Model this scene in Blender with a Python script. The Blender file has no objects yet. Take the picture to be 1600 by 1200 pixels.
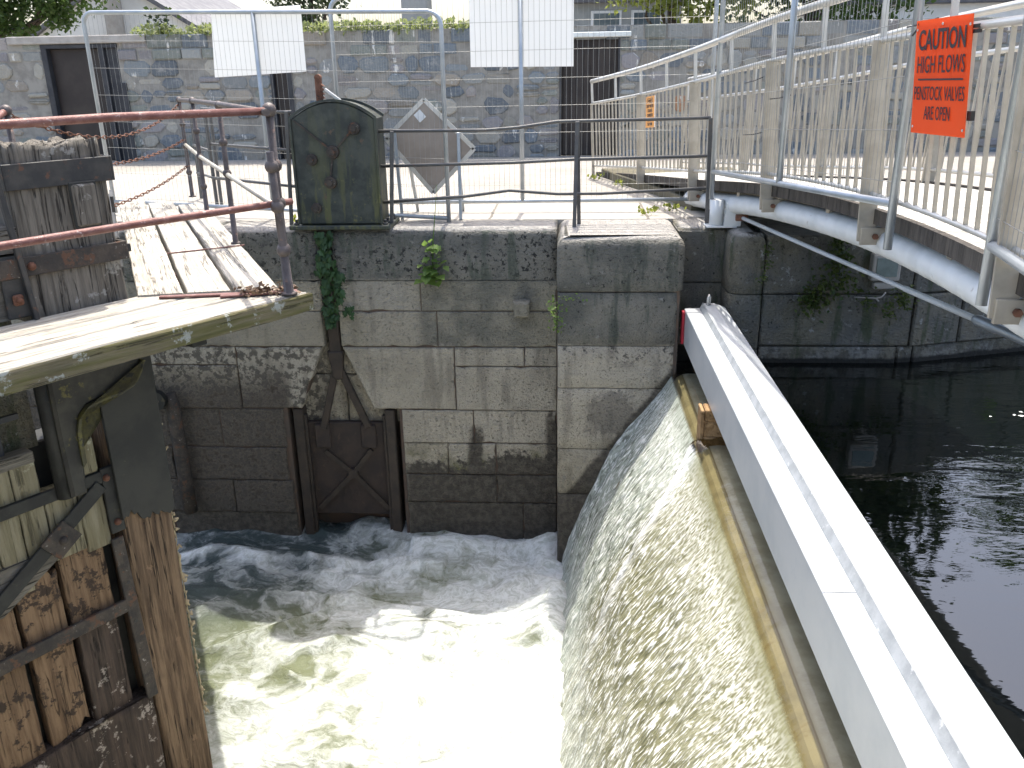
import bpy, math, random
from mathutils import Vector, Matrix, noise as mn
R_ = math.radians
sc = bpy.context.scene
COL = sc.collection
random.seed(7)

# ------------------------------------------------------------------ camera
cam_d = bpy.data.cameras.new("camera")
cam_d.sensor_width = 36.0
cam_d.lens = 36.0 * 1350.0 / 1600.0
cam_d.clip_start = 0.05
cam_d.clip_end = 2000
cam = bpy.data.objects.new("camera", cam_d)
COL.objects.link(cam)
cr = (0.99793442, 0.06210683, -0.01642063)
cu = (-0.00562386, 0.33908906, 0.94073747)
cb = (0.06399428, -0.93870195, 0.33873792)
cam.matrix_world = Matrix(((cr[0], cu[0], cb[0], 0), (cr[1], cu[1], cb[1], 0), (cr[2], cu[2], cb[2], 1.35), (0, 0, 0, 1)))
sc.camera = cam

# ------------------------------------------------------------------ light
SUN_EL, SUN_AZ = 68.0, 3.0          # azimuth from +Y towards +X
world = bpy.data.worlds.new("World")
sc.world = world
world.use_nodes = True
wn = world.node_tree
wn.nodes.clear()
sky = wn.nodes.new("ShaderNodeTexSky")
sky.sky_type = 'NISHITA'
sky.sun_disc = False
sky.sun_elevation = R_(SUN_EL)
sky.sun_rotation = R_(SUN_AZ)
sky.air_density = 1.0
sky.dust_density = 4.5
bg = wn.nodes.new("ShaderNodeBackground")
bg.inputs[1].default_value = 0.15
wo = wn.nodes.new("ShaderNodeOutputWorld")
wn.links.new(sky.outputs[0], bg.inputs[0])
wn.links.new(bg.outputs[0], wo.inputs[0])
sun_d = bpy.data.lights.new("sun", 'SUN')
sun_d.energy = 2.3
sun_d.angle = R_(0.53)
sun_d.color = (1.0, 0.95, 0.86)
sun = bpy.data.objects.new("sun", sun_d)
COL.objects.link(sun)
sd = Vector((math.sin(R_(SUN_AZ)) * math.cos(R_(SUN_EL)), math.cos(R_(SUN_AZ)) * math.cos(R_(SUN_EL)), math.sin(R_(SUN_EL))))
sun.rotation_euler = (-sd).to_track_quat('-Z', 'Y').to_euler()
sun.location = (10, 40, 60)
vs = sc.view_settings
vs.view_transform = 'Standard'
vs.look = 'None'
vs.exposure = 1.5
vs.gamma = 1.0

# ------------------------------------------------------------------ node helpers
class NB:
    def __init__(self, name):
        self.m = bpy.data.materials.new(name)
        self.m.use_nodes = True
        self.t = self.m.node_tree
        self.t.nodes.clear()
        self.out = self.t.nodes.new("ShaderNodeOutputMaterial")
    def n(self, typ, **kw):
        x = self.t.nodes.new(typ)
        for k, v in kw.items():
            setattr(x, k, v)
        return x
    def put(self, sock, v):
        if isinstance(v, bpy.types.NodeSocket):
            self.t.links.new(v, sock)
        elif isinstance(v, (tuple, list)):
            v = tuple(v)
            if sock.type == 'RGBA' and len(v) == 3:
                v = v + (1.0,)
            sock.default_value = v
        else:
            sock.default_value = v
    def pos(self):
        return self.n("ShaderNodeNewGeometry").outputs['Position']
    def nor(self):
        return self.n("ShaderNodeNewGeometry").outputs['Normal']
    def obj(self):
        return self.n("ShaderNodeTexCoord").outputs['Object']
    def uv(self):
        return self.n("ShaderNodeTexCoord").outputs['UV']
    def rnd(self):
        return self.n("ShaderNodeObjectInfo").outputs['Random']
    def attr(self, name, out='Color'):
        return self.n("ShaderNodeAttribute", attribute_name=name).outputs[out]
    def math(self, op, a, b=0.0, c=None):
        x = self.n("ShaderNodeMath", operation=op)
        self.put(x.inputs[0], a); self.put(x.inputs[1], b)
        if c is not None: self.put(x.inputs[2], c)
        return x.outputs[0]
    def vmath(self, op, a, b=(0, 0, 0)):
        x = self.n("ShaderNodeVectorMath", operation=op)
        self.put(x.inputs[0], a); self.put(x.inputs[1], b)
        return x.outputs[0]
    def scale(self, v, s):
        return self.vmath('MULTIPLY', v, s)
    def sep(self, v):
        x = self.n("ShaderNodeSeparateXYZ"); self.put(x.inputs[0], v)
        return x.outputs
    def comb(self, a, b, c):
        x = self.n("ShaderNodeCombineXYZ")
        self.put(x.inputs[0], a); self.put(x.inputs[1], b); self.put(x.inputs[2], c)
        return x.outputs[0]
    def noise(self, v, s, detail=4.0, rough=0.55, dist=0.0, out=0):
        x = self.n("ShaderNodeTexNoise")
        self.put(x.inputs['Vector'], v)
        x.inputs['Scale'].default_value = s
        x.inputs['Detail'].default_value = detail
        x.inputs['Roughness'].default_value = rough
        x.inputs['Distortion'].default_value = dist
        return x.outputs[out]
    def vor(self, v, s, feat='F1', out=0, rand=1.0):
        x = self.n("ShaderNodeTexVoronoi", feature=feat)
        self.put(x.inputs['Vector'], v)
        x.inputs['Scale'].default_value = s
        x.inputs['Randomness'].default_value = rand
        return x.outputs[out]
    def ss(self, v, a, b, c=0.0, d=1.0):           # smoothstep map
        x = self.n("ShaderNodeMapRange", interpolation_type='SMOOTHSTEP')
        self.put(x.inputs[0], v)
        for i, q in enumerate((a, b, c, d)):
            self.put(x.inputs[1 + i], q)
        return x.outputs[0]
    def mix(self, f, a, b, mode='MIX'):
        x = self.n("ShaderNodeMix", data_type='RGBA', blend_type=mode)
        self.put(x.inputs[0], f); self.put(x.inputs[6], a); self.put(x.inputs[7], b)
        return x.outputs[2]
    def ramp(self, f, stops):
        x = self.n("ShaderNodeValToRGB")
        e = x.color_ramp.elements
        while len(e) < len(stops): e.new(0.5)
        for el, (p, c) in zip(e, stops):
            el.position = p
            el.color = tuple(c) + (1.0,)
        self.put(x.inputs[0], f)
        return x.outputs[0]
    def bump(self, h, strength=0.3, dist=0.02, normal=None):
        x = self.n("ShaderNodeBump")
        x.inputs['Strength'].default_value = strength
        x.inputs['Distance'].default_value = dist
        self.put(x.inputs['Height'], h)
        if normal is not None: self.put(x.inputs['Normal'], normal)
        return x.outputs[0]
    def bsdf(self, color, rough=0.7, metal=0.0, spec=0.5, normal=None, **kw):
        p = self.n("ShaderNodeBsdfPrincipled")
        self.put(p.inputs['Base Color'], color)
        self.put(p.inputs['Roughness'], rough)
        self.put(p.inputs['Metallic'], metal)
        self.put(p.inputs['Specular IOR Level'], spec)
        for k, v in kw.items():
            self.put(p.inputs[k.replace('_', ' ')], v)
        if normal is not None: self.put(p.inputs['Normal'], normal)
        return p.outputs[0]
    def end(self, shader):
        self.t.links.new(shader, self.out.inputs[0])
        return self.m

M = {}

def mk_stone(name, kind):
    b = NB(name)
    p = b.pos()
    x, y, z = b.sep(p)[:3]
    n1 = b.noise(p, 2.3, 6, .6)
    n2 = b.noise(p, 14, 5, .65)
    n3 = b.noise(p, 55, 3, .6)
    n4 = b.noise(b.scale(p, (6, 6, 1.0)), 1.3, 5, .6)        # vertical streaks
    rnd = b.attr('tone', 'Fac')
    clean = b.mix(b.ss(n1, .35, .7), (.46, .41, .315), (.32, .285, .21))
    clean = b.mix(b.ss(n2, .5, .75), clean, (.25, .235, .20))
    clean = b.mix(b.math('MULTIPLY', b.ss(n3, .56, .72), .5), clean, (.17, .15, .12))
    clean = b.mix(rnd, clean, b.mix(.45, clean, (.50, .465, .40)))
    clean = b.mix(b.math('MULTIPLY', b.ss(n4, .48, .64), .45), clean, (.16, .145, .115))
    pit = b.ss(b.noise(p, 38, 5, .75), .58, .68)
    clean = b.mix(b.math('MULTIPLY', pit, .55), clean, (.10, .09, .075))
    dark = b.mix(b.ss(n1, .35, .65), (.125, .124, .11), (.225, .213, .178))
    dark = b.mix(b.ss(n4, .5, .7), dark, (.075, .085, .07))
    dark = b.mix(b.ss(n2, .6, .72), dark, (.27, .265, .24))
    dark = b.mix(b.ss(b.noise(p, 22, 3, .7), .62, .68), dark, (.028, .028, .026))
    green = b.mix(b.ss(n2, .4, .6), (.12, .125, .05), (.17, .16, .08))
    wet = b.mix(b.ss(n2, .38, .66), (.066, .057, .044), (.13, .114, .087))
    wob = b.math('ADD', b.math('MULTIPLY', b.math('SUBTRACT', n1, .5), .55), b.math('MULTIPLY', b.math('SUBTRACT', n2, .5), .35))
    if kind == 'chamber':
        zz = b.math('ADD', z, b.math('MULTIPLY', wob, .35))
        up = b.ss(zz, -1.20, -1.13)
        c = b.mix(up, clean, dark)
        mid = b.math('MULTIPLY', up, b.ss(zz, -.46, -.54))
        c = b.mix(b.math('MULTIPLY', mid, .75), c, b.mix(b.ss(n1, .4, .65), (.19, .18, .145), (.34, .31, .235)))
        # bright patch left of the centre in the upper courses
        c = b.mix(b.math('MULTIPLY', b.ss(x, -1.35, -1.5), b.math('MULTIPLY', mid, .7)), c, clean)
        # left of the sluice: brown-black slime, with the gate's shadow painted in
        le = b.math('ADD', b.math('MULTIPLY', x, -1.0), b.math('MULTIPLY', wob, 1.4))
        zl = b.math('ADD', z, b.math('MULTIPLY', wob, 1.3))
        leftm = b.math('MULTIPLY', b.ss(x, -2.72, -2.85), b.ss(zl, -1.25, -1.75))
        c = b.mix(leftm, c, b.mix(b.ss(n2, .35, .64), (.08, .066, .051), (.21, .182, .146)))
        blotch = b.math('MULTIPLY', b.ss(x, -2.3, -2.6), b.math('MULTIPLY', b.ss(zz, -1.12, -1.2), b.ss(n2, .47, .55)))
        c = b.mix(b.math('MULTIPLY', blotch, .8), c, (.07, .062, .052))
        # wet foot on the right
        zr = b.math('ADD', z, b.math('MULTIPLY', wob, 1.15))
        g = b.math('MULTIPLY', b.ss(x, -1.75, -1.6), b.ss(zr, -2.12, -2.4))
        c = b.mix(b.math('MULTIPLY', g, b.ss(n1, .42, .6)), c, green)
        slope = b.math('ADD', zr, b.math('MULTIPLY', b.math('ADD', x, 1.0), -.12))
        w = b.math('MULTIPLY', b.ss(x, -1.75, -1.6), b.ss(slope, -2.36, -2.44))
        streak = b.math('MULTIPLY', b.ss(zr, -1.85, -2.0), b.ss(x, -.24, -.18))
        w = b.math('MAXIMUM', w, streak)
        st2 = b.math('MULTIPLY', b.ss(b.math('ABSOLUTE', b.math('ADD', b.math('ADD', x, .93), b.math('MULTIPLY', wob, .3))), .10, .05), b.ss(zr, -2.05, -2.2))
        w = b.math('MAXIMUM', w, st2)
        w = b.math('MAXIMUM', w, b.math('MULTIPLY', b.ss(zr, -2.75, -3.0), b.ss(x, -1.6, -1.8)))
        c = b.mix(w, c, wet)
        # lichen-black cap
        cap = b.ss(b.math('ADD', z, b.math('MULTIPLY', wob, .1)), -.50, -.47)
        spots = b.ss(b.noise(p, 17, 4, .7), .53, .60)
        c = b.mix(b.math('MULTIPLY', cap, b.math('MULTIPLY', spots, b.ss(n1, .40, .52))), c, (.03, .03, .028))
        c = b.mix(b.math('MULTIPLY', cap, b.math('MULTIPLY', b.ss(n4, .52, .62), .5)), c, (.10, .115, .085))
    elif kind == 'pier':
        zz = b.math('ADD', z, b.math('MULTIPLY', wob, .16))
        up = b.ss(zz, -1.0, -.96)
        c = b.mix(up, clean, dark)
        bl = b.math('MULTIPLY', b.ss(b.noise(p, 7, 5, .7), .53, .6), b.math('MULTIPLY', b.ss(z, -1.25, -1.05), b.math('SUBTRACT', 1.0, up)))
        c = b.mix(b.math('MULTIPLY', bl, .85), c, (.05, .047, .042))
        bx = b.math('POWER', b.math('SUBTRACT', x, .40), 2.0)
        bz = b.math('POWER', b.math('ADD', z, 1.70), 2.0)
        bsum = b.math('ADD', b.math('SQRT', b.math('ADD', bx, b.math('MULTIPLY', bz, 1.4))), b.math('MULTIPLY', wob, 1.3))
        c = b.mix(b.math('MULTIPLY', b.ss(bsum, .25, .14), .6), c, (.12, .11, .095))
        line = b.math('SUBTRACT', b.math('ADD', z, b.math('MULTIPLY', wob, .22)), b.math('ADD', b.math('MULTIPLY', x, 1.32), -2.47))
        w = b.ss(line, .05, -.03)
        w = b.math('MAXIMUM', w, b.ss(b.math('ADD', z, b.math('MULTIPLY', wob, .1)), -2.43, -2.5))
        c = b.mix(w, c, wet)
    else:
        c = b.mix(b.ss(b.math('ADD', z, b.math('MULTIPLY', wob, .3)), -.95, -1.08), dark, b.mix(b.ss(n2, .4, .6), (.12, .115, .10), (.24, .235, .21)))
        c = b.mix(b.math('MULTIPLY', b.ss(n1, .42, .6), .6), c, b.mix(b.ss(n2, .4, .6), (.11, .10, .066), (.165, .145, .09)))
        c = b.mix(b.math('MULTIPLY', b.ss(n4, .55, .66), .7), c, (.07, .085, .045))
        c = b.mix(b.ss(b.noise(p, 9, 4, .7), .62, .68), c, (.30, .30, .28))
        w = b.ss(b.math('ADD', z, b.math('MULTIPLY', wob, .08)), -1.11, -1.14)
        c = b.mix(w, c, (.025, .024, .02))
        cap = 0.0
    # upward faces lightened: worn clean stone with sunlight painted in
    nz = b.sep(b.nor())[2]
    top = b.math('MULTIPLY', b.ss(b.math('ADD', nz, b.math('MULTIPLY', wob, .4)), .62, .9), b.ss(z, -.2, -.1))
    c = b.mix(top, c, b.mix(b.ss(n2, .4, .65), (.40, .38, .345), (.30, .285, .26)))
    h = b.math('ADD', b.math('MULTIPLY', n2, .8), b.math('MULTIPLY', n3, .5))
    h = b.math('ADD', h, b.math('MULTIPLY', b.noise(b.scale(p, (1, 1, 2.2)), 26, 3, .7), .6))
    nrm = b.bump(b.math('SUBTRACT', h, b.math('MULTIPLY', pit, .5)), 1.0, .035)
    rough = .85
    if kind != 'up':
        rough = b.math('SUBTRACT', .88, b.math('MULTIPLY', w, .35))
    return b.end(b.bsdf(c, rough, 0, .4, nrm))
M['stone_chamber'] = mk_stone('limestone_chamber', 'chamber')
M['stone_pier'] = mk_stone('limestone_pier', 'pier')
M['stone_up'] = mk_stone('limestone_upstream', 'up')

def simple(name, c1, c2, scale=6, rough=.7, metal=0, bump=.2, spec=.4, c3=None, t3=.62, bd=.01, detail=5):
    b = NB(name)
    o = b.obj()
    n = b.noise(o, scale, detail, .6)
    c = b.mix(b.ss(n, .38, .64), c1, c2)
    if c3 is not None:
        c = b.mix(b.ss(b.noise(b.vmath('ADD', o, (3.1, 1.7, 5.2)), scale * 1.9, 5, .65), t3, t3 + .07), c, c3)
    nr = b.bump(b.noise(o, scale * 5, 4, .65), bump, bd) if bump else None
    return b.end(b.bsdf(c, rough, metal, spec, nr))
M['mortar'] = simple('red_brown_mortar', (.115, .08, .06), (.085, .07, .058), 9, .95)
M['mortar_up'] = simple('dark_mortar', (.04, .038, .033), (.06, .055, .045), 9, .95)
M['rubble_mortar'] = simple('lime_mortar', (.29, .28, .25), (.21, .20, .18), 5, .95, bump=.6)
M['ground'] = simple('pale_paving', (.36, .335, .295), (.30, .28, .245), .7, .9, bump=.25, c3=(.24, .22, .19), t3=.6)
b = NB('yard_paving')
p = b.pos(); x, y, z = b.sep(p)[:3]
n = b.noise(p, .6, 6, .62); n2 = b.noise(p, 7, 5, .65); n3 = b.noise(p, 90, 2, .5)
c = b.mix(b.ss(n, .36, .64), (.36, .335, .295), (.29, .27, .235))
c = b.mix(b.math('MULTIPLY', b.ss(n2, .5, .66), .45), c, (.22, .205, .175))
c = b.mix(b.math('MULTIPLY', b.ss(n3, .55, .7), .5), c, (.18, .17, .15))
quay = b.ss(y, 9.62, 9.60)
c = b.mix(b.math('MULTIPLY', quay, .6), c, (.40, .375, .33))
wobx = b.math('ADD', x, b.math('MULTIPLY', b.math('SUBTRACT', n2, .5), .05))
woby = b.math('ADD', y, b.math('MULTIPLY', b.math('SUBTRACT', n2, .5), .05))
jx = b.ss(b.math('ABSOLUTE', b.math('SUBTRACT', b.math('FRACT', b.math('DIVIDE', wobx, 1.55)), .5)), .012, .006)
jy = b.math('MAXIMUM', b.ss(b.math('ABSOLUTE', b.math('SUBTRACT', woby, 9.61)), .018, .008), b.ss(b.math('ABSOLUTE', b.math('SUBTRACT', woby, 9.02)), .014, .006))
c = b.mix(b.math('MULTIPLY', b.math('MAXIMUM', b.math('MULTIPLY', jx, quay), jy), .75), c, (.09, .08, .065))
M['ground'] = b.end(b.bsdf(c, .92, 0, .3, b.bump(b.math('ADD', n3, n2), .35, .01)))
M['iron'] = simple('dark_painted_iron', (.035, .036, .036), (.06, .057, .052), 8, .55, .2, .25, c3=(.11, .06, .04), t3=.6)
M['rail_iron'] = simple('grey_iron_rail', (.095, .095, .095), (.13, .127, .12), 9, .5, .3, .25, c3=(.15, .10, .08), t3=.62)
M['iron_black'] = simple('black_tarred_iron', (.012, .013, .013), (.026, .027, .024), 6, .6, .0, .3, c3=(.05, .045, .028), t3=.63)
M['bracket_iron'] = simple('mossy_black_iron', (.022, .022, .02), (.045, .043, .035), 5, .6, .0, .3, c3=(.10, .09, .03), t3=.6)
M['mossy_lip'] = simple('mossy_lip', (.055, .052, .03), (.11, .10, .03), 8, .7, 0, .3, c3=(.03, .03, .028), t3=.55)
b = NB('weathered_iron_strap')
o = b.obj(); p = b.pos()
n = b.noise(p, 9, 6, .68)
c = b.mix(b.ss(n, .38, .62), (.042, .038, .034), (.075, .062, .05))
c = b.mix(b.ss(b.noise(p, 13, 5, .7), .55, .62), c, (.11, .06, .038))
c = b.mix(b.math('MULTIPLY', b.ss(b.noise(p, 30, 5, .75), .60, .66), b.ss(n, .45, .6)), c, (.30, .28, .245))
M['strap'] = b.end(b.bsdf(c, .75, .1, .3, b.bump(b.noise(p, 45, 4, .7), .6, .01)))
M['rail_red'] = simple('rusty_red_handrail', (.15, .062, .05), (.20, .10, .085), 14, .5, .2, .4, c3=(.30, .22, .20), t3=.6)
M['rail_grey'] = simple('brown_grey_handrail', (.085, .068, .062), (.12, .10, .092), 12, .5, .2, .4, c3=(.19, .12, .09), t3=.6)
M['rust'] = simple('rust', (.12, .052, .03), (.20, .095, .06), 14, .8, .1, .5, c3=(.05, .03, .025), t3=.58)
M['rust_gate'] = simple('rust_brown_plate', (.060, .044, .036), (.042, .034, .03), 6, .7, .2, .4, c3=(.085, .058, .042), t3=.6)
M['rust_frame'] = simple('wet_rusty_guide', (.062, .048, .038), (.042, .035, .03), 7, .55, .2, .4, c3=(.085, .06, .042))
M['galv'] = simple('galvanised_tube', (.43, .46, .48), (.35, .385, .41), 5, .42, .55, .1)
M['wire'] = simple('galvanised_wire', (.36, .36, .34), (.28, .28, .26), 5, .5, .4, 0)
M['steel_flat'] = simple('dull_stainless', (.47, .43, .355), (.38, .345, .28), 5, .45, .35, .12, c3=(.28, .26, .21), t3=.65)
M['steel_rail'] = simple('brushed_rail', (.62, .61, .58), (.54, .53, .49), 4, .36, .45, .08)
M['white_pipe'] = simple('white_painted_pipe', (.74, .76, .76), (.66, .68, .67), 3, .45, 0, .12, c3=(.33, .30, .27), t3=.66)
M['black'] = simple('black_plastic', (.02, .02, .02), (.03, .03, .03), 8, .5, 0, 0)
M['alu'] = simple('pale_aluminium', (.57, .59, .60), (.50, .53, .55), 2.2, .42, .25, .05, c3=(.52, .55, .57), t3=.6)
M['alu_shade_joint'] = simple('grey_shade_joint', (.40, .42, .43), (.30, .32, .33), 9, .5, .2, .2, c3=(.55, .56, .56), t3=.6)
M['red_seal'] = simple('red_rubber', (.42, .02, .04), (.34, .02, .035), 6, .6, 0, .1)
M['door_dark'] = simple('dark_brown_door', (.022, .017, .016), (.04, .032, .028), 1.6, .5, 0, .1)
M['door_frame'] = simple('slate_door_frame', (.028, .03, .036), (.045, .047, .052), 5, .55, 0, .1)
M['lintel'] = simple('pale_lintel', (.40, .38, .35), (.33, .31, .28), 5, .9, 0, .3)
M['lintel_white'] = simple('white_lintel', (.72, .76, .74), (.6, .63, .61), 5, .7, 0, .2)
M['orange'] = simple('orange_sign_face', (.86, .13, .025), (.80, .115, .022), 1.5, .45, 0, .03)
M['orange_pale'] = simple('faded_orange_notice', (.82, .40, .12), (.76, .35, .10), 3, .5, 0, 0)
M['ink'] = simple('black_print', (.03, .028, .035), (.04, .035, .04), 5, .5, 0, 0)
M['white_paint'] = simple('white_edge', (.8, .8, .78), (.74, .74, .72), 5, .5, 0, 0)
M['diamond'] = simple('bare_sign_back', (.36, .31, .265), (.31, .265, .225), 4, .45, .3, .08)
M['plaque_glass'] = simple('pale_green_glass', (.20, .25, .24), (.15, .19, .18), 8, .2, 0, 0)
M['house_white'] = simple('white_render', (.78, .78, .75), (.70, .70, .67), 2, .85, 0, .2)
M['house_grey'] = simple('grey_render', (.36, .37, .36), (.29, .30, .29), 2, .85, 0, .2)
M['roof'] = simple('slate_roof', (.10, .10, .11), (.15, .15, .155), 4, .7, 0, .3)
M['glass_win'] = simple('window_pane', (.10, .13, .15), (.16, .19, .2), 3, .08, 0, 0, .8)
M['bark'] = simple('bark', (.10, .08, .06), (.06, .05, .04), 9, .9, 0, .8, bd=.03)
M['concrete'] = simple('wet_concrete', (.13, .115, .07), (.09, .08, .05), 4, .5, 0, .4)
M['rope'] = simple('frayed_rope', (.42, .35, .22), (.32, .25, .15), 30, .9, 0, .5)
M['moss_iron'] = None

b = NB('green_black_casing')
p = b.pos(); o = b.obj(); z = b.sep(p)[2]
n = b.noise(o, 5, 6, .65)
n_s = b.noise(b.scale(p, (9, 9, 1.2)), 1.4, 5, .6)
c = b.mix(b.ss(n, .4, .62), (.028, .034, .030), (.056, .063, .052))
c = b.mix(b.math('MULTIPLY', b.ss(n_s, .48, .6), b.ss(z, .9, .1, .25, 1)), c, (.085, .09, .04))
c = b.mix(b.math('MULTIPLY', b.ss(b.noise(o, 11, 5, .7), .58, .68), b.ss(z, .8, .15, .1, .9)), c, (.13, .125, .05))
c = b.mix(b.ss(b.noise(o, 7, 5, .7), .62, .68), c, (.10, .07, .045))
M['casing'] = b.end(b.bsdf(c, .55, 0, .4, b.bump(b.noise(o, 34, 4, .6), .25, .008)))

def wood(name, c1, c2, cd, axis=0, crack=.5, lichen=None, rough=.85, gs=1.0, lich_t=.62):
    b = NB(name)
    o = b.vmath('ADD', b.obj(), b.comb(b.math('MULTIPLY', b.rnd(), 37.0), b.math('MULTIPLY', b.rnd(), 11.0), b.math('MULTIPLY', b.rnd(), 5.0)))
    s = [26 * gs] * 3; s[axis] = 1.6 * gs
    g = b.noise(b.scale(o, tuple(s)), 1.0, 6, .62, .3)
    s2 = [11 * gs] * 3; s2[axis] = .35 * gs
    g2 = b.noise(b.scale(o, tuple(s2)), 1.0, 4, .6, .15)
    g3 = b.noise(b.scale(o, tuple(q * 3.2 for q in s)), 1.0, 3, .6, .1)
    blot = b.noise(o, 3.0, 5, .6)
    c = b.mix(b.ss(g, .36, .66), c1, c2)
    c = b.mix(b.math('MULTIPLY', b.ss(blot, .5, .68), .6), c, b.mix(.5, c1, cd))
    ck = b.ss(b.math('ABSOLUTE', b.math('SUBTRACT', g2, .5)), .012, .003)
    ck = b.math('MULTIPLY', ck, b.ss(blot, .40, .5))
    c = b.mix(b.math('MULTIPLY', b.ss(g, .58, .78), crack * .6), c, cd)
    c = b.mix(b.math('MULTIPLY', b.ss(g3, .52, .66), .35), c, b.mix(.6, c, cd))
    c = b.mix(b.math('MULTIPLY', ck, crack), c, cd)
    if lichen is not None:
        l = b.noise(b.vmath('ADD', o, (7, 3, 1)), 7, 5, .7)
        c = b.mix(b.ss(l, lich_t, lich_t + .06), c, lichen)
    h = b.math('SUBTRACT', b.math('ADD', b.math('MULTIPLY', g, .8), b.math('MULTIPLY', g3, .35)), b.math('MULTIPLY', ck, .9))
    return b.end(b.bsdf(c, rough, 0, .3, b.bump(h, .9, .02)))
M['wood_deck'] = wood('bleached_deck_board', (.43, .405, .35), (.33, .305, .255), (.09, .08, .07), 0, .55, (.40, .30, .10), lich_t=.69)
M['wood_edge'] = wood('mossy_board_edge', (.165, .14, .085), (.105, .10, .034), (.04, .038, .025), 0, .7, (.30, .31, .27), lich_t=.585)
M['wood_post'] = wood('grey_weathered_oak', (.18, .162, .135), (.095, .085, .07), (.018, .016, .014), 2, .8, (.27, .26, .235), lich_t=.6)
M['wood_beam'] = wood('grey_weathered_beam', (.19, .175, .145), (.10, .09, .075), (.02, .018, .015), 0, .9)
M['wood_plank'] = wood('pale_green_plank', (.25, .225, .15), (.165, .145, .085), (.05, .045, .03), 2, .5, (.34, .33, .24), gs=.8)
M['wood_rot'] = wood('rotten_brown_plank', (.235, .155, .09), (.125, .078, .045), (.035, .022, .014), 2, .75, (.05, .035, .025), lich_t=.535)
M['wood_brown'] = wood('wet_brown_timber', (.205, .14, .085), (.085, .055, .034), (.022, .015, .01), 2, .95, (.20, .13, .08))
M['wood_crust'] = wood('crusted_black_timber', (.05, .038, .03), (.09, .065, .05), (.012, .01, .008), 2, .8, (.33, .29, .25), lich_t=.585)
M['wood_new'] = wood('fresh_packing_timber', (.40, .26, .13), (.27, .165, .075), (.12, .065, .03), 1, .4)
M['wood_brdeck'] = wood('bleached_bridge_board', (.56, .54, .49), (.46, .44, .39), (.16, .15, .13), 0, .3)
M['wood_dark'] = wood('dark_board_end', (.10, .088, .075), (.06, .053, .046), (.03, .028, .025), 2, .6)
M['post_black'] = simple('tarred_timber', (.020, .021, .019), (.034, .034, .029), 3, .7, 0, .35, c3=(.07, .066, .04), t3=.66)

b = NB('rubble_stone')
p = b.pos()
c = b.attr('tint')
n = b.noise(p, 7, 6, .7); n2 = b.noise(p, 26, 4, .6)
c = b.mix(b.math('MULTIPLY', b.ss(n, .52, .68), .5), c, (.40, .39, .36))
c = b.mix(b.math('MULTIPLY', b.ss(n, .42, .30), .5), c, (.10, .105, .11))
c = b.mix(b.ss(b.noise(b.scale(p, (5, 5, 1.4)), 1.2, 5, .65), .62, .67), c, (.62, .61, .57))
M['rubble'] = b.end(b.bsdf(c, .9, 0, .3, b.bump(n2, .8, .03)))

def leafmat(name, c1, c2, trans=(.2, .3, .05), tw=.35):
    b = NB(name)
    t = b.attr('tone', 'Fac')
    c = b.mix(t, c1, c2)
    pr = b.bsdf(c, .5, 0, .35)
    tr = b.n("ShaderNodeBsdfTranslucent"); b.put(tr.inputs[0], b.mix(t, trans, tuple(q * 1.3 for q in trans)))
    mx = b.n("ShaderNodeMixShader"); mx.inputs[0].default_value = tw
    b.t.links.new(pr, mx.inputs[1]); b.t.links.new(tr.outputs[0], mx.inputs[2])
    return b.end(mx.outputs[0])
M['leaf_tree'] = leafmat('tree_leaf', (.035, .065, .018), (.075, .12, .03), (.10, .17, .03))
M['leaf_dark'] = leafmat('dark_tree_leaf', (.022, .038, .014), (.045, .07, .024), (.05, .085, .02), .2)
M['leaf_yellow'] = leafmat('yellow_green_leaf', (.11, .14, .03), (.18, .20, .05), (.34, .38, .07), .45)
M['leaf_ivy'] = leafmat('ivy_leaf', (.020, .050, .016), (.045, .095, .03), (.06, .12, .03), .2)
M['leaf_wall'] = leafmat('wall_top_leaf', (.13, .16, .06), (.22, .24, .11), (.28, .33, .12), .4)
M['leaf_light'] = leafmat('light_green_leaf', (.11, .18, .045), (.17, .25, .07), (.22, .34, .08), .4)
M['leaf_fern'] = leafmat('mossy_fern_leaf', (.04, .07, .02), (.10, .12, .025), (.08, .12, .03), .25)
M['leaf_litter'] = leafmat('brown_leaf_litter', (.10, .06, .035), (.20, .13, .08), (.1, .06, .03), .1)

# back-lit sheet
b = NB('white_sign_sheet')
pr = b.bsdf((.82, .83, .82), .5, 0, .3)
tr = b.n("ShaderNodeBsdfTranslucent"); b.put(tr.inputs[0], (.85, .86, .86))
mx = b.n("ShaderNodeMixShader"); mx.inputs[0].default_value = .55
b.t.links.new(pr, mx.inputs[1]); b.t.links.new(tr.outputs[0], mx.inputs[2])
M['sheet'] = b.end(mx.outputs[0])
# orange plastic sheet, also slightly translucent
b = NB('orange_plastic_sheet')
nn = b.noise(b.obj(), 3, 3, .5)
pr = b.bsdf(b.mix(b.ss(nn, .3, .7), (.84, .115, .02), (.88, .14, .03)), .38, 0, .4)
tr = b.n("ShaderNodeBsdfTranslucent"); b.put(tr.inputs[0], (.90, .15, .03))
mx = b.n("ShaderNodeMixShader"); mx.inputs[0].default_value = .42
b.t.links.new(pr, mx.inputs[1]); b.t.links.new(tr.outputs[0], mx.inputs[2])
M['orange'] = b.end(mx.outputs[0])

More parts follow.
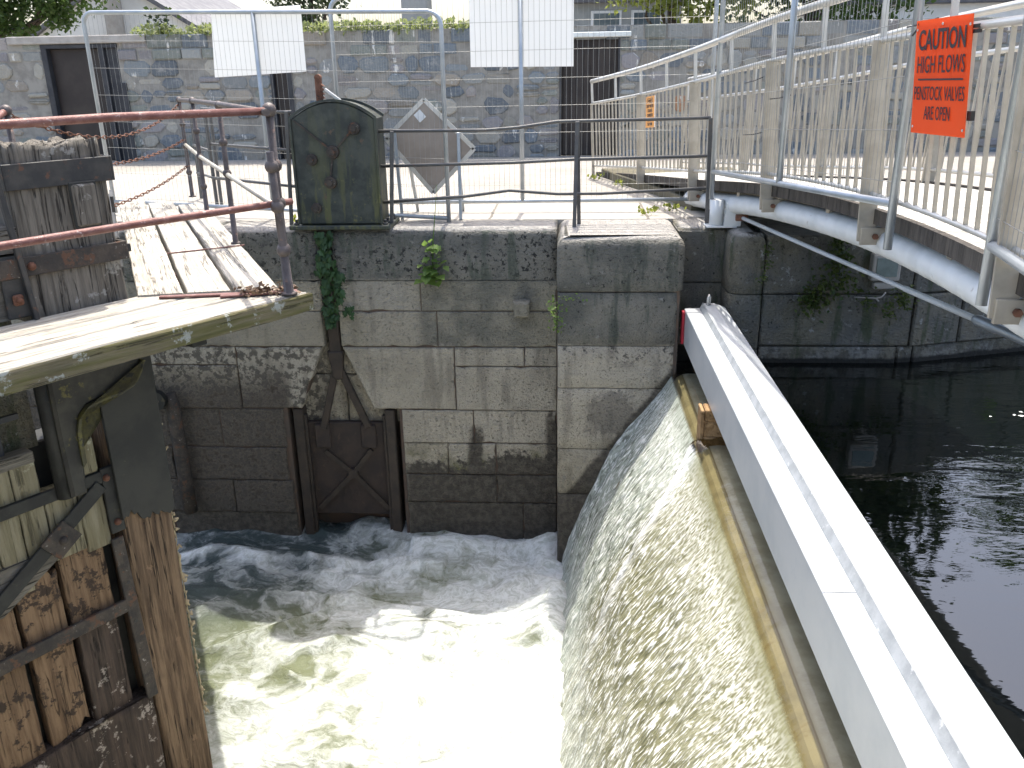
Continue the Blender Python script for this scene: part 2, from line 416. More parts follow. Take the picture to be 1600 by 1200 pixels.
# foaming pool
b = NB('foaming_pool')
p = b.pos()
x, y, z = b.sep(p)[:3]
warp = b.noise(p, .9, 4, .6, 0, 1)
q = b.vmath('ADD', p, b.scale(b.vmath('SUBTRACT', warp, (.5, .5, .5)), (1.3, 1.0, .0)))
q = b.scale(q, (1, 1.25, 1))
r1 = b.math('SUBTRACT', 1.0, b.math('MULTIPLY', b.math('ABSOLUTE', b.math('SUBTRACT', b.noise(q, 1.3, 9, .62, .25), .5)), 7.0))
r2 = b.math('SUBTRACT', 1.0, b.math('MULTIPLY', b.math('ABSOLUTE', b.math('SUBTRACT', b.noise(q, 2.6, 8, .60, .2), .5)), 7.0))
blob = b.noise(q, 1.5, 8, .58, .15)
fine = b.noise(p, 24, 6, .75)
dens = b.attr('dens', 'Fac')
f = b.math('ADD', b.math('MULTIPLY', b.math('MAXIMUM', r1, -.3), .40), b.math('MULTIPLY', b.math('MAXIMUM', r2, -.3), .24))
f = b.math('ADD', f, b.math('MULTIPLY', b.math('SUBTRACT', blob, .5), 1.7))
f = b.math('ADD', f, b.math('MULTIPLY', b.math('SUBTRACT', fine, .5), .32))
f = b.math('ADD', f, b.math('MULTIPLY', dens, .95))
f = b.math('ADD', f, b.math('MULTIPLY', b.attr('crest', 'Fac'), 1.0))
foam = b.ss(f, .30, 1.12)
sunlit_olive = b.ss(b.math('SUBTRACT', b.math('ADD', dens, .22), b.math('MULTIPLY', b.ss(y, 5.9, 7.7), .40)), .02, .42)
wc = b.mix(sunlit_olive, (.055, .075, .072), (.17, .19, .11))  # teal painted in for the wall's shade, olive for sunlit aerated water
fc = b.mix(b.ss(b.noise(q, 14, 7, .75), .34, .60), (.46, .49, .44), (.77, .80, .78))
c = b.mix(foam, wc, fc)
rg = b.math('ADD', .14, b.math('MULTIPLY', foam, .55))
h = b.math('ADD', b.math('MULTIPLY', b.noise(q, 5, 10, .72, .2), .8), b.math('MULTIPLY', foam, .3))
M['pool'] = b.end(b.bsdf(c, rg, 0, .5, b.bump(h, .75, .10), IOR=1.33, Subsurface_Weight=b.math('MULTIPLY', foam, .5), Subsurface_Radius=(.30, .34, .34), Subsurface_Scale=.5))

# weir sheet (UV: u along the crest in metres, v down the flow in metres)
b = NB('weir_water')
u, v = b.sep(b.uv())[:2]
uvv = b.comb(u, v, 0.0)
wv = b.noise(b.scale(uvv, (1.2, .5, 1)), 1.0, 3, .5, 0, 1)
uw = b.vmath('ADD', uvv, b.scale(b.vmath('SUBTRACT', wv, (.5, .5, .5)), (.10, .1, 0)))
fl1 = b.noise(b.scale(uw, (31, 6.6, 1)), 1.0, 3, .55, .2)
fl2 = b.noise(b.scale(uw, (62, 11, 1)), 1.0, 3, .6, .2)
st = b.noise(b.scale(uw, (14, .7, 1)), 1.0, 4, .6)
big = b.noise(uvv, 1.3, 4, .6)
dist = b.ss(v, -.02, .22)
fl3 = b.noise(b.scale(uw, (85, 26, 1)), 1.0, 3, .6, .2)
nearc = b.ss(v, .7, .1)
fleck = b.math('MAXIMUM', b.ss(fl1, .555, .625), b.math('MULTIPLY', b.ss(fl2, .54, .62), .9))
fleck = b.mix(nearc, fleck, b.math('MAXIMUM', b.math('MULTIPLY', b.ss(fl3, .48, .60), .85), b.math('MULTIPLY', fleck, .7)))
dk = b.ss(fl1, .48, .36)
base = b.mix(b.ss(big, .35, .65), (.195, .192, .105), (.27, .268, .17))
base = b.mix(b.math('MULTIPLY', b.math('MULTIPLY', b.math('MAXIMUM', b.math('MULTIPLY', dk, b.ss(v, .05, .5)), b.math('MULTIPLY', b.ss(fl3, .45, .36), nearc)), b.ss(v, .0, .12)), .6), base, (.10, .098, .052))
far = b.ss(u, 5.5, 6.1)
base = b.mix(b.math('MULTIPLY', far, .7), base, b.mix(dk, (.40, .45, .40), (.14, .16, .135)))  # far stretch painted cooler for the shadow lying on it
c = b.mix(b.math('MULTIPLY', fleck, b.math('MULTIPLY', dist, .95)), base, (.84, .85, .80))  # white flecks: foam, with sky and sun glints painted in
lower = b.math('MULTIPLY', b.ss(b.math('ADD', v, b.math('MULTIPLY', b.math('SUBTRACT', big, .5), .9)), 1.35, 2.3), b.ss(st, .30, .62, .35, .8))
c = b.mix(b.math('MULTIPLY', lower, .8), c, (.56, .61, .56))
wake = b.attr('wake', 'Fac')
c = b.mix(b.math('MULTIPLY', wake, b.ss(fl2, .30, .48)), c, (.88, .89, .88))
h = b.math('ADD', b.math('MULTIPLY', fl1, .75), b.math('MULTIPLY', fl2, .4))
hs = b.math('MULTIPLY', h, b.ss(v, -.02, .55, .05, 1))
nrm = b.bump(hs, .85, .045)
wsh = b.bsdf(c, .16, 0, .5, nrm, IOR=1.33)
rip = b.noise(b.scale(uvv, (9, 3.5, 1)), 1.0, 3, .55, .3)
nr2 = b.bump(rip, .10, .05)
gl = b.n("ShaderNodeBsdfGlossy"); gl.inputs['Roughness'].default_value = .03; b.t.links.new(nr2, gl.inputs['Normal'])
tp = b.n("ShaderNodeBsdfTransparent"); b.put(tp.inputs[0], (.93, .92, .82))
fr = b.n("ShaderNodeFresnel"); fr.inputs[0].default_value = 1.36; b.t.links.new(nr2, fr.inputs['Normal'])
gm = b.n("ShaderNodeMixShader"); b.t.links.new(fr.outputs[0], gm.inputs[0]); b.t.links.new(tp.outputs[0], gm.inputs[1]); b.t.links.new(gl.outputs[0], gm.inputs[2])
edge = b.ss(b.math('ADD', v, b.math('MULTIPLY', b.math('SUBTRACT', fl2, .5), .05)), -.01, .03)
mx = b.n("ShaderNodeMixShader"); b.t.links.new(edge, mx.inputs[0]); b.t.links.new(gm.outputs[0], mx.inputs[1]); b.t.links.new(wsh, mx.inputs[2])
M['weir_water'] = b.end(mx.outputs[0])

b = NB('golden_silted_crest')
p = b.pos(); xx = b.sep(p)[0]
n = b.noise(p, 4, 6, .65)
c = b.mix(b.ss(n, .36, .66), (.215, .185, .105), (.14, .12, .07))
c = b.mix(b.math('MULTIPLY', b.ss(b.noise(b.scale(p, (3, 9, 3)), 1.6, 5, .7), .55, .66), .7), c, (.16, .12, .055))
c = b.mix(b.ss(b.math('ADD', xx, b.math('MULTIPLY', b.math('SUBTRACT', n, .5), .05)), 1.03, 1.07), c, b.mix(b.ss(n, .4, .62), (.40, .39, .345), (.30, .285, .235)))  # grey concrete bed, painted paler to stand in for reflection under the beam
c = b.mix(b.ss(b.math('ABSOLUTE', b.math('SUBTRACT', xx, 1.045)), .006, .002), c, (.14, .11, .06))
M['crest'] = b.end(b.bsdf(c, .6, 0, .3, b.bump(n, .3, .02)))

# still upstream water
b = NB('dark_canal_water')
p = b.pos()
x, y, z = b.sep(p)[:3]
n1 = b.noise(b.scale(p, (1.0, 2.8, 1)), 1.7, 3, .45, .5)
n2 = b.noise(b.scale(p, (1.0, 2.2, 1)), 5.5, 3, .5, .3)
amp = b.ss(x, 2.0, 2.9, .10, 1.0)
h = b.math('MULTIPLY', b.math('ADD', n1, b.math('MULTIPLY', n2, .35)), amp)
M['canal'] = b.end(b.bsdf((.0022, .0034, .003), .02, 0, .5, b.bump(h, .24, .05), IOR=1.8))

# ------------------------------------------------------------------ mesh builder
WORLD = {}
class MB:
    def __init__(self):
        self.v = []; self.f = []; self.sm = []; self.tint = []; self.tone = []
        self.cur_tint = (.3, .3, .3); self.cur_tone = .5; self.uvs = None; self.vattr = {}
    def add(self, vs, fs, smooth=False):
        o = len(self.v)
        self.v += [tuple(q) for q in vs]
        for f in fs:
            self.f.append(tuple(i + o for i in f)); self.sm.append(smooth)
            self.tint.append(self.cur_tint); self.tone.append(self.cur_tone)
    def box(self, a, b, ch=0.0, T=None, jit=0.0):
        lo = [min(a[i], b[i]) for i in range(3)]; hi = [max(a[i], b[i]) for i in range(3)]
        c = Vector([(lo[i] + hi[i]) / 2 for i in range(3)]); h = [(hi[i] - lo[i]) / 2 for i in range(3)]
        ch = min(ch, min(h) * .9)
        S = [(sx, sy, sz) for sx in (-1, 1) for sy in (-1, 1) for sz in (-1, 1)]
        vs = []; idx = {}
        if ch <= 0:
            for s in S:
                idx[s] = len(vs); vs.append(c + Vector([s[i] * h[i] for i in range(3)]))
            fs = []
            for ax in range(3):
                o1, o2 = [k for k in range(3) if k != ax]
                for sg in (-1, 1):
                    q = []
                    for (p1, p2) in ((-1, -1), (1, -1), (1, 1), (-1, 1)):
                        s = [0, 0, 0]; s[ax] = sg; s[o1] = p1; s[o2] = p2
                        q.append(idx[tuple(s)])
                    fs.append(q)
        else:
            for s in S:
                for ax in range(3):
                    idx[(s, ax)] = len(vs)
                    vs.append(c + Vector([s[i] * (h[i] if i == ax else h[i] - ch) for i in range(3)]))
            fs = []
            for ax in range(3):
                o1, o2 = [k for k in range(3) if k != ax]
                for sg in (-1, 1):
                    q = []
                    for (p1, p2) in ((-1, -1), (1, -1), (1, 1), (-1, 1)):
                        s = [0, 0, 0]; s[ax] = sg; s[o1] = p1; s[o2] = p2
                        q.append(idx[(tuple(s), ax)])
                    fs.append(q)
            for k in range(3):
                i, j = [w for w in range(3) if w != k]
                for si in (-1, 1):
                    for sj in (-1, 1):
                        s0 = [0, 0, 0]; s0[i] = si; s0[j] = sj
                        s1 = list(s0); s0[k] = -1; s1[k] = 1
                        s0 = tuple(s0); s1 = tuple(s1)
                        fs.append([idx[(s0, i)], idx[(s1, i)], idx[(s1, j)], idx[(s0, j)]])
            for s in S:
                fs.append([idx[(s, 0)], idx[(s, 1)], idx[(s, 2)]])
        if jit:
            vs = [q + Vector((random.uniform(-jit, jit), random.uniform(-jit, jit), random.uniform(-jit, jit))) for q in vs]
        out = []
        for f in fs:
            n = (vs[f[1]] - vs[f[0]]).cross(vs[f[2]] - vs[f[0]])
            m = sum((vs[i] for i in f), Vector()) / len(f) - c
            out.append(f if n.dot(m) > 0 else f[::-1])
        if T is not None: vs = [T @ q for q in vs]
        self.add(vs, out)
    def bar(self, p0, p1, w, h, up=(0, 0, 1), ch=0.0):
        p0 = Vector(p0); p1 = Vector(p1)
        d = p1 - p0; L = d.length; d.normalize()
        upv = Vector(up)
        if abs(d.dot(upv)) > .98: upv = Vector((0, 1, 0)) if abs(d.y) < .9 else Vector((1, 0, 0))
        s = d.cross(upv).normalized(); t = s.cross(d)
        T = Matrix(((d.x, s.x, t.x, 0), (d.y, s.y, t.y, 0), (d.z, s.z, t.z, 0), (0, 0, 0, 1)))
        T = Matrix.Translation((p0 + p1) / 2) @ T
        self.box((-L / 2, -w / 2, -h / 2), (L / 2, w / 2, h / 2), ch, T)
    def tube(self, pts, r, n=8, caps=True, smooth=True):
        pts = [Vector(q) for q in pts]
        rs = r if isinstance(r, (list, tuple)) else [r] * len(pts)
        nrm = None; vs = []; fs = []
        for i, q in enumerate(pts):
            d = (pts[min(i + 1, len(pts) - 1)] - pts[max(i - 1, 0)])
            if d.length < 1e-9: d = Vector((0, 0, 1))
            d.normalize()
            if nrm is None:
                a = Vector((0, 0, 1)) if abs(d.z) < .9 else Vector((1, 0, 0))
                nrm = d.cross(a).normalized()
            else:
                nrm = (nrm - d * nrm.dot(d))
                nrm = nrm.normalized() if nrm.length > 1e-6 else d.orthogonal().normalized()
            bn = d.cross(nrm)
            for k in range(n):
                an = 2 * math.pi * k / n
                vs.append(q + (nrm * math.cos(an) + bn * math.sin(an)) * rs[i])
        for i in range(len(pts) - 1):
            for k in range(n):
                k2 = (k + 1) % n
                fs.append((i * n + k, i * n + k2, (i + 1) * n + k2, (i + 1) * n + k))
        self.add(vs, fs, smooth)
        if caps:
            o = len(self.v) - len(vs)
            e = (len(pts) - 1) * n
            self.f.append(tuple(o + k for k in range(n))[::-1]); self.sm.append(False); self.tint.append(self.cur_tint); self.tone.append(self.cur_tone)
            self.f.append(tuple(o + e + k for k in range(n))); self.sm.append(False); self.tint.append(self.cur_tint); self.tone.append(self.cur_tone)
    def ball(self, c, r, n=10, m=7, sq=(1, 1, 1)):
        pts = []; c = Vector(c)
        vs = [c + Vector((0, 0, r * sq[2]))]; fs = []
        for i in range(1, m):
            a = math.pi * i / m
            for k in range(n):
                t = 2 * math.pi * k / n
                vs.append(c + Vector((r * math.sin(a) * math.cos(t) * sq[0], r * math.sin(a) * math.sin(t) * sq[1], r * math.cos(a) * sq[2])))
        vs.append(c - Vector((0, 0, r * sq[2])))
        for k in range(n): fs.append((0, 1 + k, 1 + (k + 1) % n))
        for i in range(m - 2):
            for k in range(n):
                a0 = 1 + i * n + k; a1 = 1 + i * n + (k + 1) % n
                fs.append((a0, a0 + n, a1 + n, a1))
        L = len(vs) - 1; o = 1 + (m - 2) * n
        for k in range(n): fs.append((L, o + (k + 1) % n, o + k))
        self.add(vs, fs, True)
    def prism(self, poly, a0, a1, axis='y', ch=0.0):
        """poly: CCW list of 2-D points; axis y -> (x,z) seen from -Y, z -> (x,y) seen from +Z; a0 = front (towards -Y / top)"""
        n = len(poly)
        def P(q, a): return Vector((q[0], a, q[1])) if axis == 'y' else (Vector((q[0], q[1], a)) if axis == 'z' else Vector((a, q[0], q[1])))
        sgn = 1 if a1 > a0 else -1
        rings = []
        if ch > 0:
            ins = offset_poly(poly, ch)
            rings.append([P(q, a0) for q in ins])
            rings.append([P(q, a0 + sgn * ch) for q in poly])
        else:
            rings.append([P(q, a0) for q in poly])
        rings.append([P(q, a1) for q in poly])
        vs = [q for r in rings for q in r]
        fs = [tuple(range(n))]
        for i in range(len(rings) - 1):
            for k in range(n):
                k2 = (k + 1) % n
                fs.append((i * n + k, (i + 1) * n + k, (i + 1) * n + k2, i * n + k2))
        e = (len(rings) - 1) * n
        fs.append(tuple(e + k for k in range(n))[::-1])
        # orient: front face normal must point to -sgn along axis
        f0 = fs[0]
        nn = Vector()
        for k in range(n):
            p_, q_ = vs[f0[k]], vs[f0[(k + 1) % n]]
            nn += p_.cross(q_)
        ax = {'y': 1, 'z': 2, 'x': 0}[axis]
        if nn[ax] * (-sgn) < 0: fs = [f[::-1] for f in fs]
        self.add(vs, fs)
    def leaf(self, c, size, d=None, up=None, aspect=.75):
        c = Vector(c)
        if d is None:
            d = Vector((random.gauss(0, 1), random.gauss(0, 1), random.gauss(0, .7)))
        d = d.normalized()
        s = d.cross(Vector((random.gauss(0, 1), random.gauss(0, 1), random.gauss(0, 1))))
        if up is not None: s = d.cross(up)
        if s.length < 1e-4: s = d.orthogonal()
        s.normalize(); n = s.cross(d)
        L = size; w = size * aspect * .5
        vs = [c, c + d * L * .4 + s * w + n * L * .08, c + d * L, c + d * L * .4 - s * w + n * L * .08]
        self.cur_tone = random.random()
        self.add(vs, [(0, 1, 2), (0, 2, 3)])
    def build(self, name, mat, parent=None, frame=None, keep=False):
        frame = frame or Matrix.Identity(4)
        if keep: c = Vector((0, 0, 0))
        else:
            lo = [min(q[i] for q in self.v) for i in range(3)]; hi = [max(q[i] for q in self.v) for i in range(3)]
            c = Vector([(lo[i] + hi[i]) / 2 for i in range(3)])
        me = bpy.data.meshes.new(name)
        me.from_pydata([(q[0] - c.x, q[1] - c.y, q[2] - c.z) for q in self.v], [], self.f)
        me.polygons.foreach_set('use_smooth', self.sm)
        if any(t != self.tint[0] for t in self.tint):
            at = me.attributes.new('tint', 'FLOAT_COLOR', 'FACE')
            at.data.foreach_set('color', [x for t in self.tint for x in (t[0], t[1], t[2], 1.0)])
        if any(t != self.tone[0] for t in self.tone):
            at = me.attributes.new('tone', 'FLOAT', 'FACE')
            at.data.foreach_set('value', self.tone)
        for k, vals in self.vattr.items():
            at = me.attributes.new(k, 'FLOAT', 'POINT'); at.data.foreach_set('value', vals)
        if self.uvs is not None:
            ul = me.uv_layers.new(name='UVMap')
            ul.data.foreach_set('uv', [x for lp in me.loops for x in self.uvs[lp.vertex_index]])
        if mat: me.materials.append(M[mat])
        ob = bpy.data.objects.new(name, me)
        COL.objects.link(ob)
        Wm = frame @ Matrix.Translation(c)
        WORLD[ob] = Wm
        if parent is not None:
            ob.parent = parent
            ob.matrix_basis = WORLD[parent].inverted() @ Wm
        else:
            ob.matrix_basis = Wm
        return ob

def offset_poly(poly, d):
    n = len(poly); out = []
    A = sum(poly[i][0] * poly[(i + 1) % n][1] - poly[(i + 1) % n][0] * poly[i][1] for i in range(n))
    sg = 1 if A > 0 else -1
    for i in range(n):
        p0 = Vector(poly[i - 1]); p1 = Vector(poly[i]); p2 = Vector(poly[(i + 1) % n])
        e1 = (p1 - p0).normalized(); e2 = (p2 - p1).normalized()
        n1 = Vector((-e1.y, e1.x)) * sg; n2 = Vector((-e2.y, e2.x)) * sg
        b = n1 + n2
        if b.length < 1e-6: b = n1
        b.normalize()
        k = d / max(.35, b.dot(n1))
        q = p1 + b * k
        out.append((q.x, q.y))
    return out

def tag(o, label=None, cat=None, group=None, kind=None):
    if label: o['label'] = label
    if cat: o['category'] = cat
    if group: o['group'] = group
    if kind: o['kind'] = kind
    return o
def thing(name, label, cat, frame, group=None):
    o = bpy.data.objects.new(name, None)
    o.empty_display_size = .2
    COL.objects.link(o)
    if not isinstance(frame, Matrix): frame = Matrix.Translation(frame)
    o.matrix_basis = frame
    WORLD[o] = frame
    return tag(o, label, cat, group)
def cp(o, parent, delta):
    """copy of one mesh object, moved by delta (4x4, world)"""
    c = o.copy(); COL.objects.link(c)
    Wm = delta @ WORLD[o]
    WORLD[c] = Wm
    if parent is not None:
        c.parent = parent
        c.matrix_basis = WORLD[parent].inverted() @ Wm
    else:
        c.matrix_basis = Wm
    return c
def T(x, y, z): return Matrix.Translation((x, y, z))
def frame2(o, u):
    """local X along u (horizontal), local Z up"""
    u = Vector((u[0], u[1], 0)).normalized()
    y = Vector((-u.y, u.x, 0))
    return Matrix(((u.x, y.x, 0, o[0]), (u.y, y.y, 0, o[1]), (0, 0, 1, o[2]), (0, 0, 0, 1)))
def lerp(a, b, t): return a + (b - a) * t
def tapes(a, b, t): return Vector(a).lerp(Vector(b), t)

# ================================================================== SETTING
ZL = -3.24      # pool below the weir
ZU = -1.17      # canal above the weir

# ground: far bank, near bank, ends, with quay skirts
mb = MB()
def quad(a, b, c, d): mb.add([a, b, c, d], [(0, 1, 2, 3)])
g0 = -.004
quad((-400, 8.5, g0), (400, 8.5, g0), (400, 700, g0), (-400, 700, g0))
quad((-400, -400, g0), (400, -400, g0), (400, .9, g0), (-400, .9, g0))
quad((-400, .9, g0), (-60, .9, g0), (-60, 8.5, g0), (-400, 8.5, g0))
quad((60, .9, g0), (400, .9, g0), (400, 8.5, g0), (60, 8.5, g0))
quad((-60, .9, g0), (60, .9, g0), (60, .9, -4.2), (-60, .9, -4.2))
quad((-60, .9, g0), (-60, .9, -4.2), (-60, 8.5, -4.2), (-60, 8.5, g0))
quad((60, .9, -4.2), (60, .9, g0), (60, 8.5, g0), (60, 8.5, -4.2))
quad((-60, 8.5, -4.2), (60, 8.5, -4.2), (60, 8.5, g0), (-60, 8.5, g0))
tag(mb.build('ground', 'ground', keep=True), kind='structure')

# pool with turbulence
mb = MB()
x0, x1, y0, y1 = -6.0, .35, .9, 8.27
nx, ny = 210, 240
dens = []; crest = []
for j in range(ny + 1):
    for i in range(nx + 1):
        x = lerp(x0, x1, i / nx); y = lerp(y0, y1, j / ny)
        wx = x + .5 * mn.noise((x * .8, y * .8, 3.1)); wy = y + .5 * mn.noise((x * .8, y * .8, 9.4))
        d = .06 + .94 * max(0, 1 - max(0, (-.2 - x)) / 3.6) ** 1.55
        d *= lerp(1.0, .86, max(0, min(1, (y - 5.5) / 2.0)))
        d += .10 * max(0, min(1, (4.6 - y) / 1.2))
        if x < -2.4: d *= lerp(1, .62, min(1, (-2.4 - x) / 1.6) * max(0, min(1, (y - 4.5) / 2.5)))
        amp = .045 + .07 * max(0, 1 - abs(x + .3) / 2.6)
        t = mn.turbulence((wx * 1.1, wy * 1.5, .3), 5, False) * amp
        rg = (1 - abs(mn.noise((wx * 1.3 + 5, wy * 2.0, 1.7)))) ** 4 * .075
        # surge line against the far wall
        yl = 7.45 + .22 * mn.noise((x * 1.3, 4.0, 0)) - .05 * (x + 2)
        s = math.exp(-((y - yl) / .10) ** 2) * (.4 + .6 * abs(mn.noise((x * 2.0, 8.0, 0)))) if -4.0 < x < -1.2 else 0
        s2 = math.exp(-((y - 7.75) / .16) ** 2) * .9 if x > -1.6 else 0
        boil = math.exp(-((x + .25) / .33) ** 2) * .12 * (.6 + .8 * mn.noise((x * 3, y * 2.2, 5)))
        z = ZL + t + rg + .10 * s + .07 * s2 + boil - .05
        mb.v.append((x, y, z)); dens.append(d); crest.append(min(1, .75 * s + .45 * s2))
for j in range(ny):
    for i in range(nx):
        a = j * (nx + 1) + i
        mb.f.append((a, a + 1, a + nx + 2, a + nx + 1)); mb.sm.append(True); mb.tint.append((0, 0, 0)); mb.tone.append(0)
k = len(mb.v)
mb.add([(-60, .9, ZL), (x0, .9, ZL), (x0, 8.4, ZL), (-60, 8.4, ZL)], [(0, 1, 2, 3)])
dens += [.05] * 4; crest += [0] * 4
mb.vattr = {'dens': dens, 'crest': crest}
tag(mb.build('foaming_water', 'pool', keep=True), kind='structure')

# canal above the weir
mb = MB()
mb.add([(1.33, .9, ZU), (60, .9, ZU), (60, 8.45, ZU), (1.33, 8.45, ZU)], [(0, 1, 2, 3)])
tag(mb.build('canal_water', 'canal', keep=True), kind='structure')

# weir body and sheet of water
prof = [(1.33, -1.178), (1.22, -1.186), (1.10, -1.202), (1.02, -1.230), (.95, -1.275), (.87, -1.40), (.76, -1.56), (.63, -1.74),
        (.49, -1.955), (.38, -2.15), (.29, -2.34), (.19, -2.58), (.10, -2.83), (.02, -3.06), (-.05, -3.30), (-.10, -3.46)]
bed = [(1.9, -4.0), (1.9, -1.75), (1.42, -1.30), (1.36, -1.27), (1.10, -1.262), (1.05, -1.27), (1.0, -1.30), (.84, -1.47), (.60, -1.82), (.45, -2.06), (.25, -2.50), (.06, -3.06), (-.12, -3.6), (-.12, -4.0)]
weir = thing('weir', 'curved concrete weir under the falling sheet of water', 'weir', (.6, 4.2, -4.0))
mb = MB()
nb = len(bed)
mb.add([(q[0], .9, q[1]) for q in bed] + [(q[0], 7.55, q[1]) for q in bed], [(i, i + 1, nb + i + 1, nb + i) for i in range(nb - 1)])
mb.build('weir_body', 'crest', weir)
seg = [0.0]
for i in range(1, len(prof)):
    seg.append(seg[-1] + math.dist(prof[i], prof[i - 1]))
vcrest = seg[4]
mb = MB(); mb.uvs = []; wake = []
ns, nu = 110, 260
def prof_at(s):
    for i in range(1, len(seg)):
        if s <= seg[i] or i == len(seg) - 1:
            t = (s - seg[i - 1]) / (seg[i] - seg[i - 1])
            p0 = prof[max(0, i - 2)]; p1 = prof[i - 1]; p2 = prof[i]; p3 = prof[min(len(prof) - 1, i + 1)]
            def cr_(a, b_, c_, d_): return .5 * ((2 * b_) + (c_ - a) * t + (2 * a - 5 * b_ + 4 * c_ - d_) * t * t + (3 * b_ - a - 3 * c_ + d_) * t ** 3)
            return (cr_(p0[0], p1[0], p2[0], p3[0]), cr_(p0[1], p1[1], p2[1], p3[1]))
for j in range(nu + 1):
    y = lerp(.95, 7.52, j / nu)
    for i in range(ns + 1):
        s = seg[-1] * i / ns
        px, pz = prof_at(s)
        v = s - vcrest
        px2, pz2 = prof_at(min(seg[-1], s + .02)); tx, tz = px2 - px, pz2 - pz
        L = math.hypot(tx, tz) or 1
        nxn, nzn = -tz / L, tx / L
        if nxn > 0 or nzn < 0: nxn, nzn = -abs(nxn), abs(nzn)
        a = max(0, min(1, v / .9))
        d = a * (.030 * mn.noise((y * 5.0, s * 1.5, 1)) + .020 * mn.noise((y * 12, s * 3.2, 4)) + .012 * mn.noise((y * 26, s * 6.5, 7)))
        yw = 5.90 - .42 * max(0, v) + .03 * mn.noise((s * 2.5, 2, 2))
        wk = math.exp(-((y - yw) / .075) ** 2) * max(0, min(1, (v + .12) / .1))
        w2 = math.exp(-((y - yw - .10) / .14) ** 2) * max(0, min(1, (v + .05) / .2))
        d += .06 * wk * max(.25, 1 - v / 1.6) - .020 * w2 * (1 if v < .9 else .3)
        side = math.exp(-((7.5 - y) / .07) ** 2) * .03 * a
        d += side
        mb.v.append((px + nxn * d, y, pz + nzn * d)); mb.uvs.append((y, v)); wake.append(min(1, wk * max(.25, 1.0 - v / 2.4) + .3 * side * 20))
for j in range(nu):
    for i in range(ns):
        a = j * (ns + 1) + i
        mb.f.append((a, a + ns + 1, a + ns + 2, a + 1)); mb.sm.append(True); mb.tint.append((0, 0, 0)); mb.tone.append(0)
mb.vattr = {'wake': wake}
tag(mb.build('falling_water', 'weir_water', keep=True), kind='structure')

# ================================================================== MASONRY
def chip(poly, step=.07, amp=.006):
    out = []; n = len(poly); sd_ = random.random() * 90
    for i in range(n):
        a = Vector(poly[i]); c = Vector(poly[(i + 1) % n]); d = c - a; m = max(1, int(d.length / step))
        nn = Vector((-d.y, d.x)).normalized()
        for k in range(m):
            q = a + d * k / m
            e = abs(mn.noise((q.x * 9 + sd_, q.y * 9, i * 3.3))) * amp + (amp * 2.2 if random.random() < .05 else 0)
            if k == 0: q = q + (nn + (Vector(poly[i - 1]) - a).normalized()) * 0 + nn * e * .5
            else: q = q + nn * e
            out.append((q.x, q.y))
    return out
def block(mb, xa, xb, za, zb, yf, depth=.5, gap=.0035, ch=.009, jit=.006):
    mb.cur_tone = random.random()
    y = yf + random.uniform(-jit, jit)
    mb.prism(chip([(xa + gap, za + gap), (xb - gap, za + gap), (xb - gap, zb - gap), (xa + gap, zb - gap)]), y, yf + depth, 'y', ch)
def poly_block(mb, poly, yf, depth=.5, ch=.012, gap=.006):
    mb.cur_tone = random.random()
    mb.prism(chip(offset_poly(poly, gap)), yf, yf + depth, 'y', ch)
def cap_block(mb, xa, xb, zb, yf, depth, r=.11, gap=.004, zt=0.0):
    """coping stone with a rounded front arris, extruded along X"""
    mb.cur_tone = random.random()
    xa += gap; xb -= gap
    pr = [(yf, zb)]
    for i in range(7):
        a = i / 6 * math.pi / 2
        pr.append((yf + r - r * math.cos(a), zt - r * .8 + r * .8 * math.sin(a)))
    pr += [(yf + depth, zt), (yf + depth, zb)]
    n = len(pr); m = max(2, int((xb - xa) / .06))
    vs = []; fs = []
    sd_ = random.random() * 50
    for i in range(m + 1):
        x = lerp(xa, xb, i / m)
        e = .012 if i in (0, m) else 0
        for q, (yy, zz) in enumerate(pr):
            k = 1 if 0 < q < 9 else 0
            dn = .012 * mn.noise((x * 3 + sd_, yy * 3, zz * 4)) * k
            vs.append((x, yy + (e + dn) * (1 if yy < yf + depth - .05 else 0), zz - (e + abs(dn) * .5) * (1 if q > 0 and q < n - 1 else 0)))
    for i in range(m):
        for k in range(n - 1):
            fs.append((i * n + k, (i + 1) * n + k, (i + 1) * n + k + 1, i * n + k + 1))
    fs.append(tuple(range(n))); fs.append(tuple(m * n + k for k in range(n))[::-1])
    mb.add(vs, fs, True)

wall = thing('lock_wall', 'long limestone lock wall behind the foaming pool with the sluice recess', 'wall', (-2, 8.3, ZL))
mb = MB(); W = 8.0
# courses
cap_block(mb, -7.0, -4.9, -.49, W, .52); cap_block(mb, -4.9, -3.4, -.49, W, .52)
cap_block(mb, -3.4, -2.362, -.49, W, .52); cap_block(mb, -2.238, -.10, -.49, W, .52)
for a, b_ in ((-7, -4.5), (-4.5, -3.15), (-3.15, -2.37), (-2.235, -1.41), (-1.41, -.10)): block(mb, a, b_, -.80, -.49, W + .006)
for a, b_ in ((-7, -5), (-5, -3.6), (-3.6, -2.39), (-2.225, -1.263), (-1.263, -.10)): block(mb, a, b_, -1.16, -.80, W)
block(mb, -7, -4.6, -1.355, -1.16, W); block(mb, -4.6, -3.30, -1.355, -1.16, W)
for a, b_ in ((-7, -4.3), (-4.3, -3.30)): block(mb, a, b_, -1.82, -1.355, W)
poly_block(mb, [(-3.30, -1.82), (-2.68, -1.82), (-2.41, -1.16), (-3.30, -1.16)], W)
poly_block(mb, [(-1.945, -1.82), (-1.107, -1.82), (-1.107, -1.16), (-2.22, -1.16)], W)
block(mb, -1.107, -.42, -1.357, -1.16, W); block(mb, -.42, -.10, -1.357, -1.16, W)
block(mb, -1.107, -.10, -1.82, -1.357, W)
